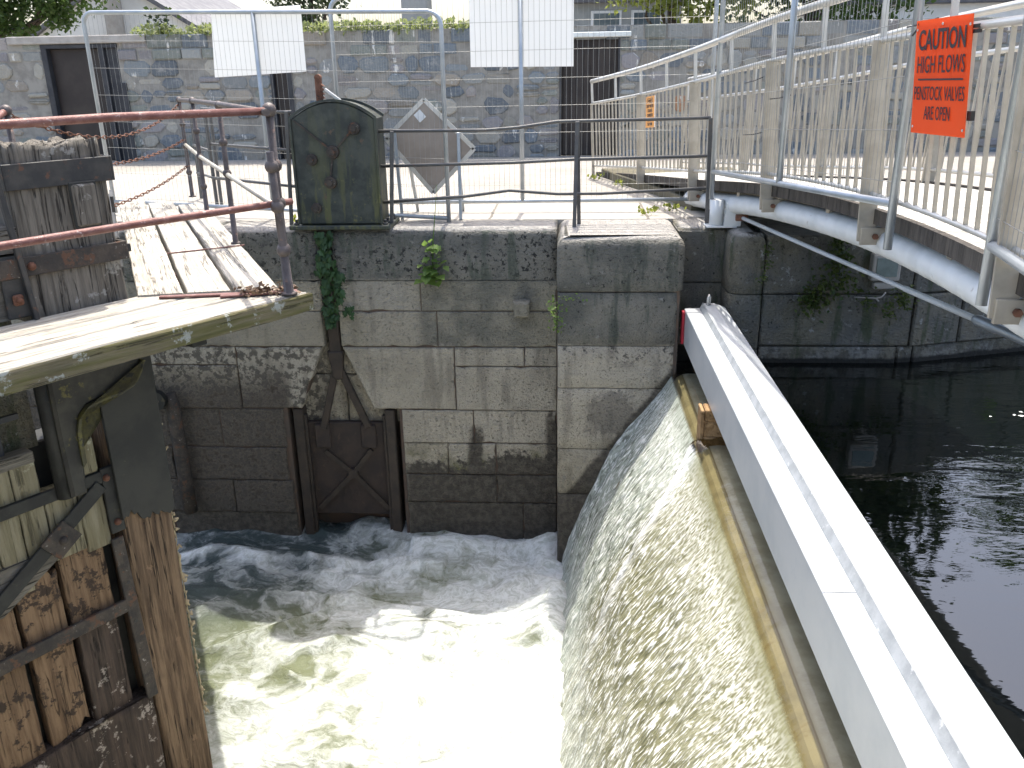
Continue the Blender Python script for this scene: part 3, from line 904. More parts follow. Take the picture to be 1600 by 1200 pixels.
for z0_, z1_, xs in ((-2.18, -1.82, (-1.665, -.94, -.10)), (-2.53, -2.18, (-1.665, -1.21, -.72, -.10)), (-2.85, -2.53, (-1.66, -.72, -.10)), (-3.75, -2.85, (-1.66, -.45, -.10))):
    for i in range(len(xs) - 1): block(mb, xs[i], xs[i + 1], z0_, z1_, W)
for z0_, z1_, xs in ((-2.25, -1.82, (-7, -4.4, -3.55, -2.875)), (-2.62, -2.25, (-7, -4.1, -2.89)), (-3.0, -2.62, (-7, -4.6, -3.5, -2.86)), (-3.75, -3.0, (-7, -4.2, -2.85))):
    for i in range(len(xs) - 1): block(mb, xs[i], xs[i + 1], z0_, z1_, W, jit=.012)
# stones at the back of the yoke recess
block(mb, -2.9, -2.25, -2.02, -1.5, W + .17, .2); block(mb, -2.25, -1.6, -2.02, -1.5, W + .17, .2)
block(mb, -2.9, -1.6, -1.5, -1.0, W + .17, .2)
block(mb, -12, -7, -3.75, -.02, W)
mb.build('stonework', 'stone_chamber', wall)
mb = MB()
mb.box((-12, W + .02, -4), (-2.84, W + .5, -.53)); mb.box((-1.69, W + .02, -4), (-.02, W + .5, -.53))
mb.box((-2.84, W + .30, -4), (-1.69, W + .52, -.05))
mb.prism([(-2.845, -1.815), (-2.69, -1.815), (-2.42, -1.15), (-2.40, -.53), (-2.845, -.53)], W + .02, W + .3)
mb.prism([(-1.94, -1.815), (-1.69, -1.815), (-1.69, -.53), (-2.21, -.53), (-2.21, -1.15)], W + .02, W + .3)
mb.build('mortar_core', 'mortar', wall)
mb = MB()
mb.prism([(-.515, -.68), (-.505, -.832), (-.365, -.832), (-.36, -.68)], W - .12, W + .05, 'y', .02)
mb.build('stone_boss', 'stone_chamber', wall)

# rounded pier between pool and stop-log slot
def rounded_stack(mb, x_a, x_b, y_f, y_b, rl, rr, za, zb, top_r=0.0, gap=.003, ch=.008):
    base = []
    N = 6
    for i in range(N + 1):
        a = math.pi + i / N * math.pi / 2
        base.append((x_a + rl + rl * math.cos(a), y_f + rl + rl * math.sin(a)))
    m = 8
    for i in range(1, m): base.append((lerp(x_a + rl, x_b - rr, i / m), y_f))
    for i in range(N + 1):
        a = 1.5 * math.pi + i / N * math.pi / 2
        base.append((x_b - rr + rr * math.cos(a), y_f + rr + rr * math.sin(a)))
    base += [(x_b, y_b), (x_a, y_b)]
    n = len(base)
    def ring(ins, z):
        q = offset_poly(base, ins) if ins > 0 else base
        return [Vector((a, b_, z)) for a, b_ in q]
    rings = [ring(ch, za + gap), ring(0, za + gap + ch)]
    nz = max(2, int((zb - za) / .12))
    lim = zb - (top_r if top_r else ch + gap)
    for i in range(1, nz): rings.append(ring(0, lerp(za + gap + ch, lim, i / nz)))
    rings.append(ring(0, lim))
    if top_r:
        for i in range(1, 7):
            a = i / 6 * math.pi / 2
            rings.append(ring(top_r * (1 - math.cos(a)) + .0005, zb - top_r + top_r * math.sin(a)))
    else:
        rings.append(ring(ch, zb - gap))
    sdd = random.random() * 40
    vs = []
    for r in rings:
        for q in r:
            vs.append(q + Vector((.5 * mn.noise((q.x * 4 + sdd, q.y * 4, q.z * 4)), mn.noise((q.x * 4, q.y * 4 + sdd, q.z * 4)), 0)) * .011)
    fs = []
    for i in range(len(rings) - 1):
        for k in range(n):
            k2 = (k + 1) % n
            fs.append((i * n + k, i * n + k2, (i + 1) * n + k2, (i + 1) * n + k))
    e = (len(rings) - 1) * n
    mb.cur_tone = random.random()
    mb.add(vs, fs, True)
    topz = sum(q.z for q in vs[e:]) / n
    mb.add([vs[e + k] for k in range(n)], [tuple(range(n))], False)
pier = thing('stone_pier', 'rounded limestone pier between lock wall and weir, damp diagonal stain on its face', 'pier', (.45, 8, ZL))
mb = MB()
for za, zb in ((-.988, -.492), (-1.395, -.988), (-2.006, -1.395), (-2.481, -2.006), (-4.0, -2.481)):
    rounded_stack(mb, -.092, 1.0, 7.5, 8.45, .03, .10, za, zb)
rounded_stack(mb, -.10, 1.02, 7.49, 8.56, .045, .10, -.486, 0.0, .115)
mb.build('stonework', 'stone_pier', pier)
mb = MB(); mb.box((-.075, 7.52, -4), (.985, 8.44, -.1))
mb.build('mortar_core', 'mortar', pier)

cw = thing('canal_wall', 'dark mossy limestone canal wall below the footbridge', 'wall', (4, 8.2, ZU))
mb = MB()
# slot back
block(mb, 1.0, 1.44, -.52, -.03, 8.0, .4); block(mb, 1.0, 1.44, -1.3, -.52, 8.0, .4); block(mb, 1.0, 1.44, -2.6, -1.3, 8.0, .4)
cap_block(mb, 1.005, 1.43, -.1, 8.0, .55, .06)
def ywall(x): return 7.6 + max(0, x - 3.05) * .30
rounded_stack(mb, 1.425, 1.72, 7.6, 8.5, .14, .02, -.54, 0.0, .10)
for za, zb in ((-1.05, -.54), (-2.6, -1.05)): rounded_stack(mb, 1.43, 1.72, 7.6, 8.5, .14, .02, za, zb)
def skew_block(xa, xb, za, zb, gap=.006, ch=.014):
    mb.cur_tone = random.random()
    ya, yb = ywall(xa), ywall(xb)
    j = random.uniform(-.012, .012)
    d = []
    for (x, z, y) in ((xa + gap, za + gap, ya + j), (xb - gap, za + gap, yb + j), (xb - gap, zb - gap, yb + j), (xa + gap, zb - gap, ya + j)): d.append((x, z, y))
    cx = (xa + xb) / 2; cz = (za + zb) / 2
    vs = [Vector((x + (ch if x < cx else -ch), y, z + (ch if z < cz else -ch))) for x, z, y in d] + [Vector((x, y + ch, z)) for x, z, y in d] + [Vector((x, 8.9, z)) for x, z, y in d]
    fs = [(0, 1, 2, 3)] + [(k, 4 + k, 4 + (k + 1) % 4, (k + 1) % 4) for k in range(4)] + [(4 + k, 8 + k, 8 + (k + 1) % 4, 4 + (k + 1) % 4) for k in range(4)]
    mb.add(vs, fs)
for za, zb, xs in ((-.54, -.01, (1.725, 3.02, 4.2, 5.6, 7.0, 9, 11.2)), (-1.02, -.54, (1.725, 3.05, 3.52, 4.6, 6.2, 7.9, 10, 12)), (-1.6, -1.02, (1.725, 2.95, 3.10, 4.3, 5.3, 7, 9, 12)), (-2.6, -1.6, (1.725, 4, 6, 9, 12))):
    for i in range(len(xs) - 1): skew_block(xs[i], xs[i + 1], za, zb)
skew_block(3.54, 4.3, -.70, -.545)
mb.build('stonework', 'stone_up', cw)
mb = MB()
mb.prism([(1.1, 8.06), (1.6, 8.06), (1.5, 7.66), (3.05, 7.66), (12, 10.2), (12, 10.6), (1.1, 8.5)], -.06, -3, 'z')
mb.build('mortar_core', 'mortar_up', cw)
mb = MB()
mb.box((12, 9.6, -3), (60, 9.9, -.01))
mb.build('far_stretch', 'stone_up', cw)

# ================================================================== BACK WALL (rubble)
bw = thing('rubble_wall', 'tall rubble stone wall across the yard with metal doors in it', 'wall', (0, 15.4, 0))
cols = [(.20, .222, .23), (.155, .18, .20), (.26, .268, .255), (.30, .29, .25), (.27, .25, .235), (.24, .23, .232), (.135, .152, .165), (.34, .325, .28), (.21, .225, .20), (.28, .255, .215), (.24, .252, .25)]
holes = [(-8.96, -7.62, 1.93), (-5.02, -4.68, 1.45), (-.16, .83, 1.88)]
mb = MB(); YB = 15.2
z = -.05; row = 0
while z < 2.03:
    topz = z > 1.45
    h = random.uniform(.20, .29) if not topz else random.uniform(.15, .20)
    if z + h > 1.93: h = 2.06 - z
    x = -15.0 - random.random() * .3
    while x < 16:
        w = random.uniform(.20, .50) if not topz else random.uniform(.22, .62)
        segs = [(x, x + w)]
        for (ha, hb, hz) in holes:
            if z < hz - .05:
                ns_ = []
                for (a, b_) in segs:
                    if b_ <= ha or a >= hb: ns_.append((a, b_)); continue
                    if a < ha - .06: ns_.append((a, ha))
                    if b_ > hb + .06: ns_.append((hb, b_))
                segs = ns_
        for (a, b_) in segs:
            parts_ = [(z, z + h)]
            if not topz and b_ - a < .46 and random.random() < .4:
                m_ = z + h * random.uniform(.4, .6); parts_ = [(z, m_), (m_, z + h)]
            for (q0, q1) in parts_:
                J = (.07 if not topz else .014) * min(1, (q1 - q0) / .3)
                g = random.uniform(.006, .016) if not topz else random.uniform(.005, .011)
                jt = lambda: random.uniform(-J, J)
                # 8-gon-ish irregular stone
                
                poly = []
                wv_, hv_ = b_ - a, q1 - q0
                cc = [min(random.uniform(.03, .12) if not topz else random.uniform(.008, .02), wv_ * .3, hv_ * .35) for _ in range(4)]
                poly = [(a + g + cc[0], q0 + g), (b_ - g - cc[1], q0 + g + jt() * .5), (b_ - g, q0 + g + cc[1]), (b_ - g + jt() * .4, q1 - g - cc[2]), (b_ - g - cc[2], q1 - g), (a + g + cc[3], q1 - g + jt() * .5), (a + g, q1 - g - cc[3]), (a + g + jt() * .4, q0 + g + cc[0])]
                k_ = random.uniform(.85, 1.2)
                mb.cur_tint = tuple(q * k_ for q in random.choice(cols))
                if not topz and random.random() < .012: mb.cur_tint = (.38, .20, .11)
                mb.prism(poly, YB + random.uniform(-.035, .02), YB + .12, 'y', .018)
        x += w
    z += h; row += 1
mb.build('stonework', 'rubble', bw)
mb = MB()
prev = -15.3
for (ha, hb, hz) in holes:
    mb.box((prev, YB + .008, -.1), (ha + .01, YB + .4, 2.05)); prev = hb - .01
    mb.box((ha + .011, YB + .008, hz - .02), (hb - .011, YB + .4, 2.05))
mb.box((prev, YB + .008, -.1), (16.2, YB + .4, 2.05))
mb.build('mortar_bed', 'rubble_mortar', bw)
# doors
d1 = MB(); d1.box((-8.86, YB + .10, .0), (-7.95, YB + .15, 1.86), .01)
o = d1.build('door', 'door_dark', bw)
f = MB(); f.box((-8.96, YB - .02, 0), (-8.86, YB + .2, 1.9), .008); f.box((-7.95, YB - .02, 0), (-7.86, YB + .2, 1.9), .008); f.box((-8.96, YB - .022, 1.86), (-7.62, YB + .2, 1.925), .008); f.box((-7.86, YB + .05, 0), (-7.64, YB + .2, 1.86)); f.box((-7.64, YB - .05, 0), (-7.55, YB + .2, 1.3), .008)
f.build('door_frame', 'door_frame', o)
f = MB(); f.box((-9.5, YB - .06, 1.935), (-7.1, YB + .4, 2.06), .012); f.build('lintel', 'lintel', bw)
d1 = MB(); d1.box((-.13, YB + .10, 0), (.80, YB + .15, 1.86), .01)
for i in range(8): d1.box((-.10 + i * .115, YB + .085, .02), (-.005 + i * .115, YB + .1, 1.84), .006)
o = d1.build('door', 'door_dark', bw)
f = MB(); f.box((-.16, YB - .01, 0), (-.13, YB + .2, 1.86)); f.box((.80, YB - .01, 0), (.83, YB + .2, 1.86)); f.build('door_frame', 'door_frame', o)
f = MB(); f.box((-.22, YB - .06, 1.875), (1.0, YB + .3, 1.955), .01); f.build('lintel', 'lintel_white', bw)
d1 = MB(); d1.box((-4.98, YB + .06, 0), (-4.72, YB + .12, 1.45), .01); o = d1.build('door', 'door_dark', bw)
f = MB(); f.box((-4.74, YB - .04, 0), (-4.66, YB + .2, 1.47), .01); f.box((-5.03, YB - .04, 0), (-4.98, YB + .2, 1.47), .01); f.build('door_frame', 'door_frame', o)

# ================================================================== SLUICE
sg = thing('sluice_gate', 'rusty sluice paddle on a forked rod in the wall recess', 'sluice gate', (-2.26, 8.1, -3.1))
mb = MB(); mb.bar((-2.30, 8.08, -1.28), (-2.30, 8.08, .9), .12, .07, (0, 1, 0), .008)
mb.build('lifting_rod', 'rust_frame', sg)
mb = MB(); mb.bar((-2.26, 8.14, .85), (-2.26, 8.14, 1.34), .055, .06, (0, 1, 0), .008); mb.tube([(-2.26, 8.11, 1.34), (-2.26, 8.17, 1.34)], .028, 12)
for i in range(9): mb.prism([(-2.235, .98 + i * .035), (-2.21, .985 + i * .035), (-2.235, 1.008 + i * .035)], 8.115, 8.165)
mb.build('rack', 'rust', sg)
mb = MB()
mb.prism([(-2.38, -1.22), (-2.22, -1.22), (-2.245, -1.5), (-2.3, -1.52), (-2.34, -1.5)], 8.03, 8.09, 'y', .01)
mb.bar((-2.32, 8.07, -1.42), (-2.50, 8.07, -2.06), .07, .05, (0, 1, 0), .008); mb.bar((-2.27, 8.07, -1.42), (-2.03, 8.07, -2.04), .07, .05, (0, 1, 0), .008)
mb.build('yoke', 'rust_frame', sg)
mb = MB(); mb.box((-2.67, 8.10, -3.06), (-1.86, 8.16, -2.0), .01)
pl = mb.build('paddle_plate', 'rust_gate', sg)
for lx in (-2.60, -2.12):
    mb = MB(); mb.box((lx, 8.07, -2.28), (lx + .16, 8.1, -2.02), .01); mb.build('lug', 'rust_gate', pl)
mb = MB()
mb.bar((-2.23, 8.085, -2.57), (-2.62, 8.085, -2.98), .05, .035, (0, 1, 0)); mb.bar((-2.23, 8.087, -2.57), (-1.88, 8.087, -2.98), .05, .035, (0, 1, 0))
mb.bar((-2.23, 8.083, -2.57), (-2.02, 8.083, -2.30), .045, .035, (0, 1, 0)); mb.bar((-2.23, 8.081, -2.57), (-2.5, 8.081, -2.32), .045, .035, (0, 1, 0))
mb.tube([(-2.23, 8.1, -2.57), (-2.23, 8.05, -2.57)], .05, 10)
mb.build('bracing', 'rust_frame', pl)
for xa in (-2.79, -1.845):
    mb = MB(); mb.box((xa, 8.02, -3.7), (xa + .10, 8.22, -1.83), .01); mb.box((xa + (.10 if xa < -2.2 else -.03), 8.04, -3.7), (xa + (.13 if xa < -2.2 else 0), 8.10, -1.9), .006)
    mb.build('guide', 'rust_frame', sg)

gh = thing('gear_housing', 'green stained iron gear casing with round top on the quay edge', 'gear housing', (-2.11, 8.15, 0))
xa, xb = -2.50, -1.735; arc = []
for i in range(15):
    t = i / 14
    arc.append((lerp(xb, xa, t), .985 + .15 * (1 - (2 * t - 1) ** 2)))
poly = [(xa, .045), (xb, .045)] + arc
mb = MB(); mb.prism(poly, 7.975, 8.345, 'y', .012)
body = mb.build('casing', 'casing', gh)
mb = MB()
arc2 = [(x + (.012 if x > -2.1 else -.012) * (abs(x + 2.1) / .4), z + .012) for x, z in arc]
for yy0, yy1 in ((7.967, 7.99), (8.33, 8.355)):
    for i in range(len(arc) - 1): mb.bar((arc2[i][0], (yy0 + yy1) / 2, arc2[i][1]), (arc2[i + 1][0], (yy0 + yy1) / 2, arc2[i + 1][1]), yy1 - yy0, .022)
mb.bar((xa - .005, 7.97, .05), (xa - .005, 7.97, 1.0), .02, .022, (0, 1, 0)); mb.bar((xb + .005, 7.97, .05), (xb + .005, 7.97, 1.0), .02, .022, (0, 1, 0))
mb.build('rim', 'casing', body)
mb = MB(); mb.box((-2.60, 7.93, .0), (-1.645, 8.42, .04), .008)
bp = mb.build('base_plate', 'casing', gh)
for (bx, by) in ((-2.54, 7.99), (-1.70, 7.99), (-1.70, 8.1), (-2.54, 8.3), (-1.69, 8.33)):
    mb = MB(); mb.tube([(bx, by, .03), (bx, by, .062)], .026, 6); mb.tube([(bx, by, .06), (bx, by, .09)], .014, 8); mb.build('bolt', 'iron', bp)
for (bx, bz, r) in ((-1.925, .905, .058), (-2.135, .70, .062), (-2.335, .635, .055), (-2.18, .43, .06), (-2.33, .20, .05)):
    mb = MB(); mb.tube([(bx, 7.98, bz), (bx, 7.94, bz)], [r, r * .88], 14); mb.tube([(bx, 7.945, bz), (bx, 7.915, bz)], r * .5, 8); mb.build('bearing_boss', 'strap', body)
mb = MB()
for p0, p1 in (((-2.47, .98), (-2.17, .735)), ((-2.10, .735), (-1.96, .875)), ((-2.145, .65), (-2.175, .48))):
    mb.bar((p0[0], 7.972, p0[1]), (p1[0], 7.972, p1[1]), .016, .02, (0, 1, 0))
mb.build('web_rib', 'strap', body)
mb = MB(); mb.bar((-2.21, 8.14, 1.24), (-2.07, 8.14, 1.135), .03, .025, (0, 1, 0), .005); mb.build('pawl', 'steel_rail', gh)

# ================================================================== LOCK GATE, NEAR LEAF
GK = .87
GO = (-2.87 * GK, 5.42 * GK, 1.35 * (1 - GK))
FN = frame2(GO, (-.55, -.835)) @ Matrix.Scale(GK, 4)
gate = thing('lock_gate', 'near timber lock gate leaf with plank walkway, iron straps and rotting planks', 'lock gate', FN)
def gb(mb, name, mat, parent=None): return mb.build(name, mat, parent or gate, FN)
def rough_post(x0, x1, y0, y1, z0, z1, seed, n=44, nz=26, amp=.02, topjag=0.0, T_=None):
    """timber with grooved, split surface (rounded rectangle section)"""
    mb = MB(); cx, cy = (x0 + x1) / 2, (y0 + y1) / 2; hx, hy = (x1 - x0) / 2, (y1 - y0) / 2
    vs = []; fs = []
    for j in range(nz + 1):
        z = lerp(z0, z1, j / nz)
        for k in range(n):
            a = 2 * math.pi * k / n
            ca, sa = math.cos(a), math.sin(a)
            e = .22
            px = hx * math.copysign(abs(ca) ** e, ca); py = hy * math.copysign(abs(sa) ** e, sa)
            g = mn.noise((px * 26 + seed, py * 26, z * 1.3)) * amp + mn.noise((px * 7, py * 7 + seed, z * .9)) * amp * 1.1
            if topjag and j > nz - 4: g -= abs(mn.noise((px * 30, py * 30, seed))) * .02
            q = Vector((cx + px, cy + py, z)); d = Vector((px / hx, py / hy, 0)).normalized()
            q += d * g
            if topjag and j == nz: q.z += mn.noise((px * 18 + seed, py * 18, 2)) * topjag
            vs.append(q)
    for j in range(nz):
        for k in range(n):
            k2 = (k + 1) % n
            fs.append((j * n + k, j * n + k2, (j + 1) * n + k2, (j + 1) * n + k))
    # rough top made of rings
    top = [nz * n + k for k in range(n)]
    prev = top
    for s in (.75, .5, .25):
        ring = []
        for k in range(n):
            p_ = vs[top[k]]
            q = Vector((cx + (p_.x - cx) * s, cy + (p_.y - cy) * s, z1))
            if topjag: q.z += mn.noise((q.x * 22 + seed, q.y * 22, 5)) * topjag * 1.4 - .01
            ring.append(len(vs)); vs.append(q)
        for k in range(n): fs.append((prev[k], prev[(k + 1) % n], ring[(k + 1) % n], ring[k]))
        prev = ring
    fs.append(tuple(prev))
    mb.add(vs, fs, True)
    return mb
# mitre post: brown below, tarred sheathing above, weathered head over the walkway
mp = gb(rough_post(.0, .37, -.40, .02, -4.2, -.5, 3.3, 60, 60, .016), 'mitre_post', 'wood_brown')
mb = MB()
zs = [-.06, -1.52]
for j in range(1):
    n = 18
    pts = [(-.012 + (.375 + .01) * i / n, -1.545 + .06 * mn.noise((i * .7, 3, 1)) + (.07 if i > 12 else -.03 if i < 5 else 0)) for i in range(n + 1)]
poly = pts + [(.385, -.12), (-.012, -.12)]
mb.prism(poly, .052, .026, 'y', .004)
for p_ in range(1):
    mb.prism([(-.03, -1.45), (.03, -1.48), (.03, -.12), (-.03, -.12)], .0255, -.42, 'y')
gb(mb, 'tarred_sheathing', 'post_black', mp)
mb = MB()
pp = []; rr_ = []
for i in range(90):
    z = -.95 - i * .028
    pp.append((-.022 + random.gauss(0, .003), -.03 + random.gauss(0, .006), z)); rr_.append(abs(random.gauss(.004, .004)) + .003)
mb.tube(pp, rr_, 6)
for i in range(26):
    q = pp[random.randrange(len(pp))]
    k = random.uniform(.009, .020)
    mb.tube([q, (q[0] - k, q[1] + random.gauss(0, k * .6), q[2] + random.gauss(0, k)), (q[0] - 1.9 * k, q[1] + random.gauss(0, k), q[2] + random.gauss(-k * .5, k))], [k * .8, k, k * .3], 6)
gb(mb, 'frayed_seal', 'rope', mp)
head = gb(rough_post(.03, .64, -.36, .0, -.05, 1.0, 8.1, 72, 30, .026, .05), 'post_head', 'wood_post')
mb = MB()
for (a, b_) in (((.02, .012, .83), (.66, .012, .83)),): mb.bar(a, b_, .016, .15, (0, 0, 1), .004)
mb.bar((.012, .02, .83), (.012, -.37, .83), .016, .15, (0, 0, 1), .004); mb.bar((.662, .02, .83), (.662, -.37, .83), .016, .15, (0, 0, 1), .004)
gb(mb, 'iron_band', 'iron', head)
mb = MB(); mb.box((.15, .0, .50), (.30, .045, .755), .012); gb(mb, 'timber_plug', 'wood_post', head)
mb = MB(); mb.box((.14, .012, .485), (.31, .03, .77), .006); gb(mb, 'plug_rebate', 'post_black', head)
# upper rails of the leaf
for (z0_, z1_, x0_) in ((.40, .55, .40), (.01, .38, .42)):
    gb(rough_post(x0_, 4.2, -.30, -.02, z0_, z1_, z0_ * 9, 40, 4, .014), 'top_beam', 'wood_beam')
mb = MB(); mb.bar((.02, .02, .315), (4.2, .02, .315), .02, .115, (0, 0, 1), .004); mb.bar((.015, .03, .315), (.015, -.3, .315), .02, .115, (0, 0, 1), .004)
st = gb(mb, 'iron_strap', 'strap')
for bx in (.62, 1.5, 2.4):
    mb = MB(); mb.ball((bx, .035, .315), .026, 8, 6); gb(mb, 'bolt', 'rust', st)
mb = MB(); mb.box((.66, -.005, .02), (.80, .02, .26), .006); w_ = gb(mb, 'washer_plate', 'iron'); mb = MB(); mb.box((.705, .02, .10), (.765, .05, .165), .01); mb.ball((.735, .05, .132), .022, 8, 5); gb(mb, 'nut', 'rust', w_)
mb = MB(); mb.box((-.02, -.06, .335 - .045), (-.045, -.02, .335 + .005)); gb(mb, 'strap_bolt', 'iron', st)
# walkway
wk = [(.03, .325, .0), (.347, .62, .0), (.640, .90, .0)]
def deck_board(y0_, y1_, xs0, xs1, seed, zt, th=.075):
    mb = MB(); n = 40
    vs = []; fs = []
    for i in range(n + 1):
        t = i / n
        for s_, yy in ((0, y0_), (1, y1_)):
            x = lerp(xs0[s_], xs1, t)
            e = .006 * mn.noise((x * 3.1, seed + s_ * 9, 0))
            zz = zt + .006 * mn.noise((x * 1.7, seed, 3 + s_))
            for (dy, dz) in ((.006 if s_ == 0 else -.006, 0), (0, -.008), (0, -th)):
                vs.append((x, yy + (e + dy), zz + dz))
    # order per section: 0 top-in a,1 edge a,2 bottom a,3 top-in b,4 edge b,5 bottom b
    for i in range(n):
        a = i * 6; c = a + 6
        for (p_, q_) in ((0, 3), (3, 4), (4, 5), (5, 2), (2, 1), (1, 0)):
            fs.append((a + p_, a + q_, c + q_, c + p_))
    fs.append((0, 1, 2, 5, 4, 3)); e = n * 6; fs.append((e + 3, e + 4, e + 5, e + 2, e + 1, e))
    mb.add(vs, fs)
    return mb
walk = MB()
seam = lambda y: -.04 - .66 * y / .9
for i, (a, b_, _) in enumerate(wk):
    mbx = deck_board(a, b_, (seam(a), seam(b_)), 4.2, i * 3.3, 0, .09)
    gb(mbx, 'walkway_board', 'wood_deck')
mb = deck_board(.903, .935, (seam(.9) - .01, seam(.93)), 4.2, 12, -.002, .115)
fa = gb(mb, 'fascia_board', 'wood_edge')
for (xx) in (.12, 1.9, 3.4):
    mb = MB(); mb.bar((xx, -.05, -.13), (xx, .88, -.13), .10, .07, (0, 0, 1), .006); gb(mb, 'walkway_bearer', 'post_black')
# broken red edging at the corner
mb = MB()
mb.bar((-.50, .70, .012), (-.05, .22, .012), .045, .014, (0, 0, 1), .003); mb.bar((-.66, .86, .014), (-.28, .55, .014), .05, .014, (0, 0, 1), .003); mb.bar((-.62, .90, .02), (-.40, .60, .02), .02, .01)
gb(mb, 'corner_plate', 'rail_red')
# litter at the corner
mb = MB()
for i in range(170):
    t = random.random(); 
    mb.leaf((-.62 + .22 * t + random.gauss(0, .05), .80 - .20 * t + random.gauss(0, .06), .02 + random.random() * .02), random.uniform(.02, .05), Vector((random.gauss(0, 1), random.gauss(0, 1), random.gauss(0, .25))))
tag(mb.build('leaf_litter', 'leaf_litter', None, FN), 'dry brown leaves heaped in the walkway corner below the handrail posts', 'leaf litter', kind='stuff')

# planking under the walkway
def plank(x0_, x1_, z0_, z1_, y0_=-.10, y1_=-.02, mat='wood_plank', seed=0, broken=0.0, brokentop=0.0):
    mb = MB(); n = 8
    poly = []
    for i in range(n + 1):
        t = i / n
        poly.append((lerp(x0_, x1_, t), z0_ + broken * mn.noise((t * 5, seed, 0)) + broken * .8 * (t if seed % 2 else 1 - t)))
    for i in range(12):
        t = (i + 1) / 13
        poly.append((x1_ + .008 * mn.noise((t * 6, seed, 4)), lerp(z0_ + .02, z1_, t)))
    for i in range(n + 1):
        t = 1 - i / n
        poly.append((lerp(x0_, x1_, t), z1_ + brokentop * mn.noise((t * 6, seed, 8))))
    for i in range(12):
        t = 1 - (i + 1) / 13
        poly.append((x0_ + .008 * mn.noise((t * 6, seed, 14)), lerp(z0_ + .02, z1_, t)))
    mb.prism(poly, y1_, y0_, 'y', .006)
    return gb(mb, 'plank', mat)
xs = [.44, .61, .82, .98, 1.14, 1.34, 1.55, 1.78, 2.0]
for i in range(len(xs) - 1):
    a, b_ = xs[i] + .004, xs[i + 1] - .004
    if i == 0: plank(a, b_, -1.66, -.84, seed=i)
    else: plank(a, b_, -1.62 if i < 3 else -1.75, -.86 if i > 1 else -1.12, seed=i)
rx = [(.44, .79, -1.60, -2.14, .10), (.52, .80, -1.60, -2.14, .05)]
plank(.50, .80, -2.16, -1.60, -.13, -.045, 'wood_rot', 3, .0, .12)
plank(.83, 1.10, -2.16, -1.68, -.13, -.045, 'wood_rot', 6, 0, .10)
plank(1.13, 1.42, -2.16, -1.7, -.13, -.045, 'wood_rot', 9, 0, .08)
plank(.50, .78, -3.0, -2.14, -.14, -.05, 'wood_crust', 11, .05)
plank(.82, 1.09, -2.98, -2.14, -.14, -.05, 'wood_rot', 12, .10)
plank(1.14, 1.42, -3.1, -2.14, -.14, -.05, 'wood_rot', 15, .10)
plank(1.46, 1.72, -3.1, -2.14, -.14, -.05, 'wood_rot', 18, .10)
mb = MB(); mb.box((.38, -.40, -4.2), (2.2, -.19, -.84), .01); gb(mb, 'rear_boarding', 'post_black')
# crusted bottom rail
gb(rough_post(.36, 2.0, -.14, .01, -4.2, -2.96, 5.5, 60, 24, .03), 'bottom_rail', 'wood_crust')
# weathered beam edge (grey) next to diagonal
mb = MB(); mb.prism([(.80, -1.60), (.86, -1.52), (1.5, -1.50), (1.5, -1.85), (1.2, -1.84)], -.01, -.1, 'y', .01); gb(mb, 'split_timber', 'wood_beam')
# sluice opening at the left of the face: frame with bars, stone beyond
mb = MB()
mb.box((.72, -.185, -.86), (2.6, -.165, .02))
gb(mb, 'opening_back', 'stone_up')
mb = MB()
for xx in (.96, 1.2, 1.44): mb.box((xx, -.12, -.84), (xx + .03, -.08, -.12))
for zz in (-.62, -.42): mb.box((.83, -.115, zz), (2.0, -.085, zz + .035))
gb(mb, 'opening_grille', 'door_frame')
mb = MB(); mb.box((.82, -.12, -.90), (2.0, -.01, -.82), .008); gb(mb, 'opening_sill', 'wood_beam')
# iron work
mb = MB(); mb.bar((.36, 0, -1.15), (3.2, 0, -1.15), .03, .085, (0, 0, 1), .005); gb(mb, 'iron_strap', 'iron_black')
mb = MB(); mb.bar((.40, .004, -1.09), (.40, .004, -1.58), .03, .10, (1, 0, 0), .005); s_ = gb(mb, 'corner_strap', 'iron_black')
for bx, bz in ((.40, -1.50), (.42, -1.16)):
    mb = MB(); mb.ball((bx, .022, bz), .025, 8, 6); gb(mb, 'bolt', 'rust', s_)
mb = MB(); mb.bar((.42, .006, -1.62), (.38, .006, -2.98), .025, .085, (1, 0, 0), .005); s_ = gb(mb, 'upright_strap', 'strap')
mb = MB()
for zz in (-1.66, -1.98, -2.3): mb.tube([(.405, .016, zz), (.405, .022, zz)], .014, 8)
gb(mb, 'bolt_hole', 'black', s_)
mb = MB(); mb.bar((.42, .002, -2.155), (3.0, .002, -2.155), .03, .10, (0, 0, 1), .005); gb(mb, 'iron_strap', 'strap')
mb = MB(); mb.bar((.46, .016, -1.20), (1.6, .016, -1.99), .022, .10, (0, 0, 1), .005); s_ = gb(mb, 'diagonal_strap', 'iron_black')
mb = MB(); Td = T(.79, .036, -1.455) @ Matrix.Rotation(R_(35), 4, 'Y'); mb.box((-.10, -.012, -.09), (.10, .012, .09), .004, Td); mb.ball((.78, .05, -1.46), .03, 8, 6); gb(mb, 'bolt_plate', 'strap', s_)
